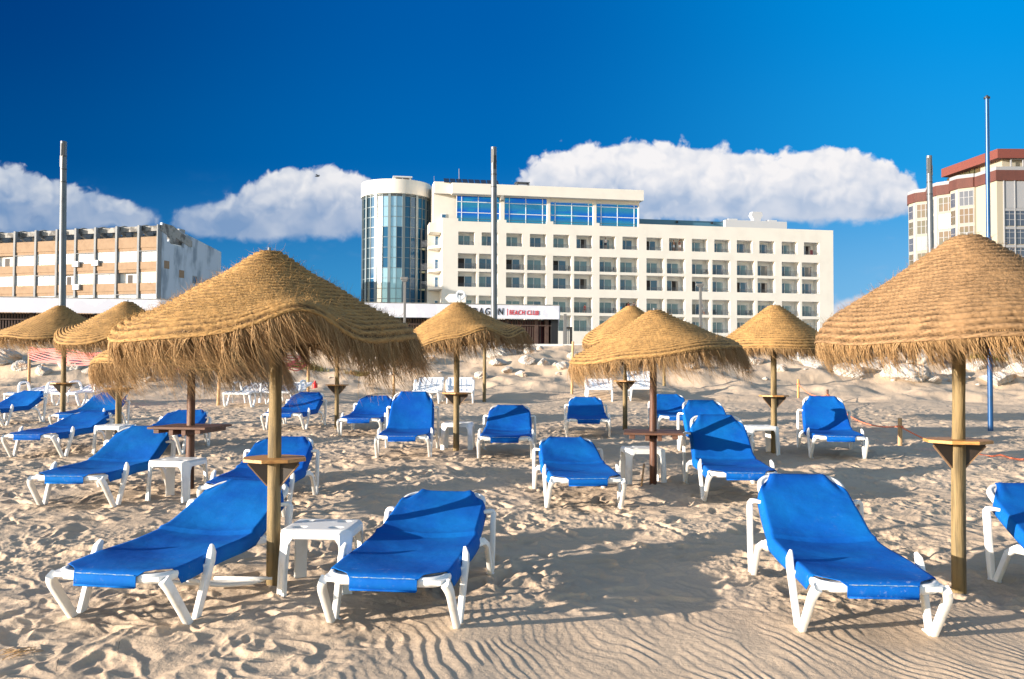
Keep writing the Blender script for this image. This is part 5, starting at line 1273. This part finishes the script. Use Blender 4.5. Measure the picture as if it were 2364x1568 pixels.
# side wall to the right, with little windows
Lside = 13.2
sd_ = MB(); sx = AL - .3
sd_.prism([(-.6, 2.5), (-12.0 - .0, 2.5), (-12.0, 17.75), (-.6, 19.1)], sx + .0, sx + .34, None, vert=lambda p, z: (z, p[0], p[1])) if False else None
def side_poly(y0, y1, z0, z1a, z1b): sd_.prism([(y0, z0), (y1, z0), (y1, z1b), (y0, z1a)], AL - .28, AL + .06, None, vert=lambda p, z: (z, p[0], p[1]))
ztop = lambda y: 19.75 + (y + .6) / 12.4 * 2.0 if True else 0
side_poly(-.62, -1.6, 2.5, 19.9, 19.8); side_poly(-1.6, -2.0, 2.5, 17.6, 17.6); side_poly(-2.0, -2.3, 2.5, 19.75, 19.7)
side_poly(-2.3, -5.0, 2.5, 17.4, 17.2); side_poly(-5.0, -13.2, 2.5, 19.15, 17.65)
sd_.prism([(-1.6, 19.1), (-2.0, 19.0), (-2.0, 19.75), (-1.6, 19.8)], AL - .28, AL + .06, None, vert=lambda p, z: (z, p[0], p[1]))
sd_.prism([(-2.3, 18.95), (-5.0, 18.4), (-5.0, 19.15), (-2.3, 19.7)], AL - .28, AL + .06, None, vert=lambda p, z: (z, p[0], p[1]))
sd_.build('side_wall', M_sidew, apt)
for yy_, zz, m_ in ((-7.4, 13.2, M_glassb), (-7.4, 9.6, M_glassb), (-1.6, 14.6, M_brownst), (-4.6, 13.7, M_brownst), (-10.6, 12.4, M_brownst), (-4.6, 10.0, M_brownst)):
    wn = MB().box(AL + .063, AL + .10, yy_ - .5, yy_ + .5, zz - .5, zz + .5).build('small_window' if m_ is M_glassb else 'tile_grille', M_fin if m_ is M_glassb else M_brownst, apt)
    if m_ is M_glassb: MB().box(AL + .103, AL + .115, yy_ - .34, yy_ + .34, zz - .34, zz + .34).build('pane', M_glassb, wn)
MB().box(AL - 1.5, AL - .4, -5.8, -4.6, 17.5, 19.7).build('chimney', M_conc, apt)
for k, (px_, py_) in enumerate(((178, 610), (223, 609), (180, 663))):
    c = AM.inverted() @ at(px_, py_, 120.0); x = as_(px_); z = (at(px_, py_, 119.3)).z
    o_ = MB().box(x - .55, x + .45, .003, .36, z - .35, z + .38).build('air_conditioner', M_shut, None, bevel=.03); o_.matrix_world = AM
    MB().cyl((x + .1, 0, 0), .01, .01, 0, .01, 8)
    g2 = MB(); g2.prism([(x + .1 + .26 * math.cos(6.283 * i / 16), z + .26 * math.sin(6.283 * i / 16)) for i in range(16)], .363, .375, None, vert=lambda p, zz2: (p[0], zz2, p[1])); g2.build('fan_grille', M_rail, o_)
    tag(o_, ('white air conditioner on the upper tan parapet, left one', 'white air conditioner on the upper tan parapet, right one', 'white air conditioner lowest on the tan parapets')[k], 'air conditioner', 'air conditioners on the apartment block')

# ---------------------------------------------------------------- tower block at right
tC = Vector((at(2303, 600, 149.5).x, 149.5)); tF = Vector((at(2111, 600, 173.4).x, 173.4))
tower = empty('tower_block'); tag(tower, 'cream and white tower block with brick red bands at the right edge', 'tower block')
d_ = (tF - tC); TL = d_.length; d_.normalize(); n_ = Vector((-d_.y, d_.x))
if n_.x > 0: n_ = -n_
def TP(s, o): return (tC.x + d_.x * s + n_.x * o, tC.y + d_.y * s + n_.y * o)
def spx(px_, off=0): # position along the left face seen at a pixel
    r_ = ray(px_, 600); o = Vector(TP(0, off)); t = (o.x * n_.x + o.y * n_.y) / (r_.x * n_.x + r_.y * n_.y); return (Vector((r_.x * t, r_.y * t)) - o).dot(d_)
e0 = 0; e1 = spx(2255); e2 = spx(2209); e3 = spx(2154)
poly = [TP(-.0, 0), TP(e1, 0)]
segs = []
bx = [(e1, e2), (e2, e3), (e3, TL)]
for a, b in bx: L_ = b - a; poly += [TP(a + .02, .3), TP(a + L_ * .34, 2.0), TP(a + L_ * .74, 2.0), TP(a + L_ * .98, 1.2)]
poly += [TP(TL, 0), (tF.x + 30, tF.y + 4), (tC.x + 40, tC.y)]
MB().prism(poly[::-1], 2.5, 32.6).build('wall', M_tcream, tower)
def inflate(P_, k): return [(p[0] + (n_.x * k if i < len(P_) - 2 else 0), p[1] + (n_.y * k if i < len(P_) - 2 else 0) - (k if i in (0, len(P_) - 1) else 0)) for i, p in enumerate(P_)]
MB().prism(inflate(poly, .25)[::-1], 32.603, 34.3).build('red_band', M_redbr, tower)
MB().prism(inflate(poly, .15)[::-1], 34.303, 34.9).build('roof_parapet', M_tw2, tower)
# set back top storey with red fascia
u0 = TP(-1, -1.6); q_ = [TP(0.3, -1.2), TP(TL * .62, -1.2), TP(TL * .62, -9), (tC.x + 40, tC.y + 8), (tC.x + 40, tC.y + 1.2)]
MB().prism(q_[::-1], 34.9, 36.2).build('top_storey', M_tcream, tower)
q2 = [TP(-.6, .2), TP(TL * .62, .2), TP(TL * .62, -9), (tC.x + 40.5, tC.y + 8), (tC.x + 40.5, tC.y - .6)]
MB().prism(q2[::-1], 36.2, 37.7).build('red_fascia', M_redfl, tower)
for k in range(7): 
    s_ = e1 + .5 + k * (TL * .6 - e1) / 7; a = Vector(TP(s_, -1.15)); b = Vector(TP(s_ + 1.6, -1.15)); a3 = Vector((a.x, a.y, 34.95)); b3 = Vector((b.x, b.y, 34.95))
    off = Vector((n_.x, n_.y, 0)) * .08; MB().add([a3 + off, b3 + off, b3 + off + Vector((0, 0, 1.1)), a3 + off + Vector((0, 0, 1.1))], [(0, 1, 2, 3)]).build('top_window', M_twino, tower)
MB().box(tC.x + 2.2, tC.x + 2.4, tC.y - .2, tC.y, 34.9, 36.3).box(tC.x + 2.4, tC.x + 12, tC.y - .15, tC.y - .05, 36.05, 36.2).box(tC.x + 4.2, tC.x + 4.35, tC.y - .2, tC.y, 34.9, 36.05).box(tC.x + 6.5, tC.x + 6.65, tC.y - .2, tC.y, 34.9, 36.05).build('terrace_frame', M_tw2, tower)
def wall_quad(mb, p, q_, z0, z1, off):
    p = Vector(p); q_ = Vector(q_); t = (q_ - p).normalized(); nn = Vector((t.y, -t.x)); 
    if nn.dot(Vector((-1, -2))) < 0: nn = -nn
    p = p + nn * off; q_ = q_ + nn * off
    mb.add([(p.x, p.y, z0), (q_.x, q_.y, z0), (q_.x, q_.y, z1), (p.x, p.y, z1)], [(0, 1, 2, 3)])
wcount = 0
for bi, (a, b) in enumerate(bx):
    L_ = b - a
    A_, B_, C_, D_ = TP(a + .02, .3), TP(a + L_ * .34, 2.0), TP(a + L_ * .74, 2.0), TP(a + L_ * .98, 1.2)
    wp = MB(); wall_quad(wp, Vector(B_).lerp(Vector(C_), .02), Vector(B_).lerp(Vector(C_), .36), 2.6, 32.5, .03); wp.build('white_panel', M_tw2, tower)
    for fl in range(8):
        zt = 32.1 - fl * 3.0 - (0 if bi < 2 else .0)
        for (P_, Q_, cols, mm) in ((Vector(B_).lerp(Vector(C_), .38), Vector(B_).lerp(Vector(C_), .98), 3, M_twino if (fl + bi) % 2 else M_twin), (Vector(A_), Vector(B_), 3, M_twino if (fl * 3 + bi) % 4 else M_twin)):
            g = MB(); wall_quad(g, P_.lerp(Q_, .06), P_.lerp(Q_, .94), zt - 2.55, zt, .03); wn = g.build('window', mm, tower); f = MB()
            for c in range(cols + 1):
                q0 = .06 + .88 * c / cols; wall_quad(f, P_.lerp(Q_, q0 - .022), P_.lerp(Q_, q0 + .022), zt - 2.55, zt, .06)
            for zz in (zt - 2.555, zt - 1.15, zt - .06): wall_quad(f, P_.lerp(Q_, .05), P_.lerp(Q_, .95), zz, zz + .08, .065)
            f.build('frame', M_tw2, wn)
fx0 = at(2306, 600, 149.4).x
for c in range(5):
    x0 = fx0 + 1.0 + c * 1.78
    MB().box(x0, x0 + 1.62, tC.y - .08, tC.y - .003, 28.1, 32.5).build('white_panel', M_tw2, tower)
    for fl in range(6):
        zt = 27.6 - fl * 3.0; g = MB().box(x0, x0 + 1.62, tC.y - .06, tC.y - .003, zt - 2.4, zt); wn = g.build('window', M_twin, tower)
        MB().box(x0, x0 + 1.62, tC.y - .10, tC.y - .063, zt - .5, zt - .42).box(x0, x0 + 1.62, tC.y - .10, tC.y - .063, zt - 1.45, zt - 1.37).box(x0 + .78, x0 + .84, tC.y - .098, tC.y - .063, zt - 2.4, zt).build('frame', M_tw2, wn)
    
ri = MB()
for c in range(6): x0 = fx0 + .86 + c * 1.78; ri.box(x0, x0 + .12, tC.y - .22, tC.y - .003, 8, 32.6)
for fl in range(7): zt = 28.05 - fl * 3.0; ri.box(fx0 + .98, fx0 + 9.9, tC.y - .16, tC.y - .10, zt - .42, zt)
ri.build('white_ribs', M_tw2, tower)
acp = TP(e1 * .55, .0); c = MB().box(-.1, .8, -.9, .0, 0, .7, Matrix.Translation((acp[0] - .9, acp[1], 22.3))); tag(c.build('air_conditioner', M_tcream, None, bevel=.03), 'cream air conditioner on the right hand tower block wall', 'air conditioner')

# ---------------------------------------------------------------- dune rocks, plants, small things
def hit(px_, py_):
    r_ = ray(px_, py_); T_ = np.linspace(12, 36, 500); k = np.nonzero(CAMH + r_.z * T_ / r_.y <= Hs(r_.x * T_ / r_.y, T_))[0]
    t = float(T_[k[0]]) if len(k) else 34.0
    return Vector((r_.x * t / r_.y, t, 0))
ORD = ['first', 'second', 'third', 'fourth', 'fifth', 'sixth', 'seventh', 'eighth', 'ninth', 'tenth', 'eleventh', 'twelfth', 'thirteenth', 'fourteenth', 'fifteenth', 'sixteenth', 'seventeenth', 'eighteenth', 'nineteenth', 'twentieth'] + ['twenty-' + a for a in ('first', 'second', 'third', 'fourth', 'fifth', 'sixth', 'seventh', 'eighth', 'ninth')] + ['thirtieth', 'thirty-first', 'thirty-second']
def rock(px_, py_, size, seed, label, group='pale limestone rocks in the dune', flat=.62, Y=None, name='rock'):
    if Y is None:
        # walk along the ray until it meets the sand
        p = hit(px_, py_)
    rs = np.random.RandomState(seed)
    bm = bmesh.new(); bmesh.ops.create_icosphere(bm, subdivisions=5, radius=1)
    co = np.array([v.co[:] for v in bm.verts])
    cuts = rs.randn(9, 3); cuts /= np.linalg.norm(cuts, axis=1, keepdims=True); dd = .55 + .3 * rs.rand(9)
    for c_, d__ in zip(cuts, dd):
        k = co @ c_; co = co - np.maximum(k - d__, 0)[:, None] * c_ * .92
    o3 = rs.rand(3) * 20
    def n3(q): return perlin(q[:, 0] + q[:, 2] * .7 + o3[0], q[:, 1] - q[:, 2] * .6 + o3[1])
    co = co * (1 + .10 * n3(co * 1.8) + .07 * n3(co * 4.5 + 5) + .045 * n3(co * 10) + .03 * n3(co * 22))[:, None]
    co *= np.array([1, .75 + .3 * rs.rand(), flat]) * size; a = rs.rand() * 6.28; co = co @ np.array([[math.cos(a), math.sin(a), 0], [-math.sin(a), math.cos(a), 0], [0, 0, 1]])
    for v, c_ in zip(bm.verts, co): v.co = c_
    me = bpy.data.meshes.new(name); bm.to_mesh(me); bm.free(); me.materials.append(M_rocks)
    o = bpy.data.objects.new(name, me); COL.objects.link(o); o.location = (p.x, p.y, hz(p.x, p.y) + size * flat * .12)
    tag(o, label, 'rock', group); return o
BR = [(1163, 822, .62, 'large angular grey boulder left of the centre pole on the dune'), (1150, 842, .30, None), (1090, 880, .0, None),
 (1205, 868, .22, 'small rounded rock low on the dune right of the thin greenish pole'), (1172, 860, .24, None), (1247, 808, .20, 'white rock on the crest by the white kerb'),
 (330, 868, .30, None), (215, 862, .34, 'blue shaded boulder on the dune between the two left slim poles'), (160, 850, .45, None), (50, 850, .35, None), (8, 832, .62, 'dark shaded boulder on the dune at the left edge'),
 (255, 850, .3, None), (100, 862, .35, None), (350, 880, .25, None), (560, 840, .3, None), (620, 845, .25, None), (985, 835, .35, None), (880, 830, .25, None), (940, 850, .2, None),
 (1110, 870, .25, None), (1215, 835, .30, None), (1255, 840, .26, None), (1300, 850, .28, None), (1225, 815, .3, None), (1325, 825, .3, 'pale rock beside the foot of the free standing bare pole'),
 (1890, 850, .70, 'long low boulder right of the even rimmed parasol pole'), (1960, 862, .6, None), (2010, 858, .5, None), (2090, 868, .75, 'broad pinkish boulder behind the big right hand parasol pole'), (2150, 880, .4, None),
 (2130, 838, .5, 'boulder with a dark hollow beside it under the big right hand fringe'), (1850, 835, .5, None), (1930, 830, .6, None), (2200, 868, .4, None), (2300, 880, .6, None), (2350, 860, .6, None), (1800, 855, .3, None), (1740, 838, .35, None), (2045, 838, .45, None), (2255, 850, .4, None), (1600, 850, .3, None)]
plain = sorted(a for a, b, s, lb in BR if s and not lb)
for i, (a, b, s, lb) in enumerate(BR):
    if s: rock(a, b, s, 40 + i, lb or 'half buried pale limestone rock, %s of the plain dune rocks counted from the left' % ORD[plain.index(a)], flat=.55 if s > .5 else .62)
rs_ = np.random.RandomState(77)
for i in range(34):
    a, b = rs_.uniform(-20, 2380), rs_.uniform(835, 905); rock(a, b, .05 + .09 * rs_.rand(), 200 + i, 'small pale stone lying on the dune sand', 'small stones on the dune', name='stone')
def tuft(px_, py_, size, n, m_, label, seed, spread=1.0, name='dune_grass'):
    p = hit(px_, py_); rs = np.random.RandomState(seed); mb = MB()
    for i in range(n):
        ox, oy = rs.randn() * size * .8 * spread, rs.randn() * size * .3; a = rs.rand() * 6.28; l = size * (.4 + .6 * rs.rand()); le = .2 + .9 * rs.rand()
        b0 = Vector((ox, oy, hz(p.x + ox, p.y + oy) - hz(p.x, p.y) - .01)); w_ = .006 + .006 * rs.rand(); sd2 = Vector((-math.sin(a), math.cos(a), 0)) * w_
        m1 = b0 + Vector((math.cos(a) * l * .25 * le, math.sin(a) * l * .25 * le, l * .5)); m2 = b0 + Vector((math.cos(a) * l * .8 * le, math.sin(a) * l * .8 * le, l * (1.0 - .45 * le)))
        mb.add([b0 - sd2, b0 + sd2, m1 + sd2 * .8, m1 - sd2 * .8, m2], [(0, 1, 2, 3), (3, 2, 4)])
    o = mesh_obj(name, mb.v, mb.f, m_, None, False); o.location = (p.x, p.y, hz(p.x, p.y)); tag(o, label, 'plant', 'plants growing on the dune'); return o
tuft(826, 868, .22, 380, M_grassd, 'small dry reddish plant with a green tip on the dune left of centre', 1)
tuft(836, 864, .13, 160, M_grassg, 'green sprig at the edge of the dry reddish plant', 2)
tuft(692, 848, .36, 900, M_grassg, 'yellow green dune grass under the large left parasol fringe', 3, 1.3)
tuft(1866, 822, .42, 600, M_grassg, 'green grass tuft on the dune crest right of the even rimmed parasol', 4)
tuft(2275, 828, .28, 500, M_grassg, 'low green plant behind the blue flagpole', 5, 1.6)
tuft(560, 855, .30, 500, M_grassg, 'faded dune grass showing below the large left fringe', 6, 1.2)
# red can
p = gnd(727, 910); p = Vector((p.x * .985, p.y * .985, 0)); z = hz(p.x, p.y)
cn = MB().cyl((p.x, p.y, 0), .075, .075, z - .02, z + .13, 20).cyl((p.x, p.y, 0), .075, .035, z + .13, z + .17, 20).cyl((p.x, p.y, 0), .03, .03, z + .17, z + .22, 12)
tag(cn.build('red_bottle', M_red, None, smooth=True, sharp=rad(40)), 'small red plastic bottle standing on the sand behind a blue lounger', 'bottle')
# stick by the table and straw wisps
a = gnd(1480, 1128); b_ = Vector((a.x + .05, a.y + .12, hz(a.x, a.y) + .24)); st_ = MB().tube([(a.x, a.y, hz(a.x, a.y) - .03), b_], .011, 8)
tag(st_.build('bamboo_stick', M_rawpole, None, smooth=True), 'short bamboo stick leaning in the sand left of the dark brown pole', 'stick')
rw = np.random.RandomState(5); ws = MB()
for i in range(16):
    p = gnd(-5 + 40 * rw.rand(), 1508 + 26 * rw.rand()); l = .05 + .10 * rw.rand(); a = rw.rand() * 1.2 - .3
    q1 = p + Vector((l * .5 * math.cos(a), l * .5 * math.sin(a), 0)); q2 = p + Vector((l * math.cos(a + .3), l * math.sin(a + .3), 0))
    ws.tube([(v.x, v.y, hz(v.x, v.y) + .006 + (.012 if v is q1 else 0)) for v in (p, q1, q2)], .0016, 4)
tag(ws.build('straw_wisp', M_fringe, None), 'loose wisp of straw on the sand at the lower left corner', 'straw')
for i, (px_, py_) in enumerate(((128, 1553), (270, 1520))):
    p = gnd(px_, py_); tw_ = MB().tube([(p.x, p.y, hz(p.x, p.y) - .01), (p.x + .004, p.y + .01, hz(p.x, p.y) + .035), (p.x + .012, p.y, hz(p.x, p.y) + .06)], .0015, 5)
    tag(tw_.build('twig', M_black, None), ('thin dark twig upright in the front left sand, nearer the corner', 'thin dark twig upright in the front left sand, further right')[i], 'twig', 'thin twigs in the sand')
# gull in the sky
g0 = at(733, 407, 90.0); gm = MB()
body = spline([(-.30, 0, .02), (-.1, 0, 0), (.12, 0, .01), (.26, 0, .04)], 4); gm.tube(body, .07, 8, scale=list(np.interp(np.linspace(0, 1, len(body)), [0, .3, .6, .85, 1], [.25, .9, 1, .55, .15])))
for sx in (-1, 1): gm.add([(.10, 0, .03), (-.06, 0, .03), (-.10, sx * .30, .16), (.10, sx * .30, .17), (-.16, sx * .62, .10), (-.06, sx * .62, .115)], [(0, 1, 2, 3), (3, 2, 4, 5)])
gl = gm.build('gull', M_lamp, None); gl.location = g0; gl.rotation_euler = (rad(15), rad(-8), rad(35)); tag(gl, 'small dark gull flying in the sky left of the glass tower', 'bird')
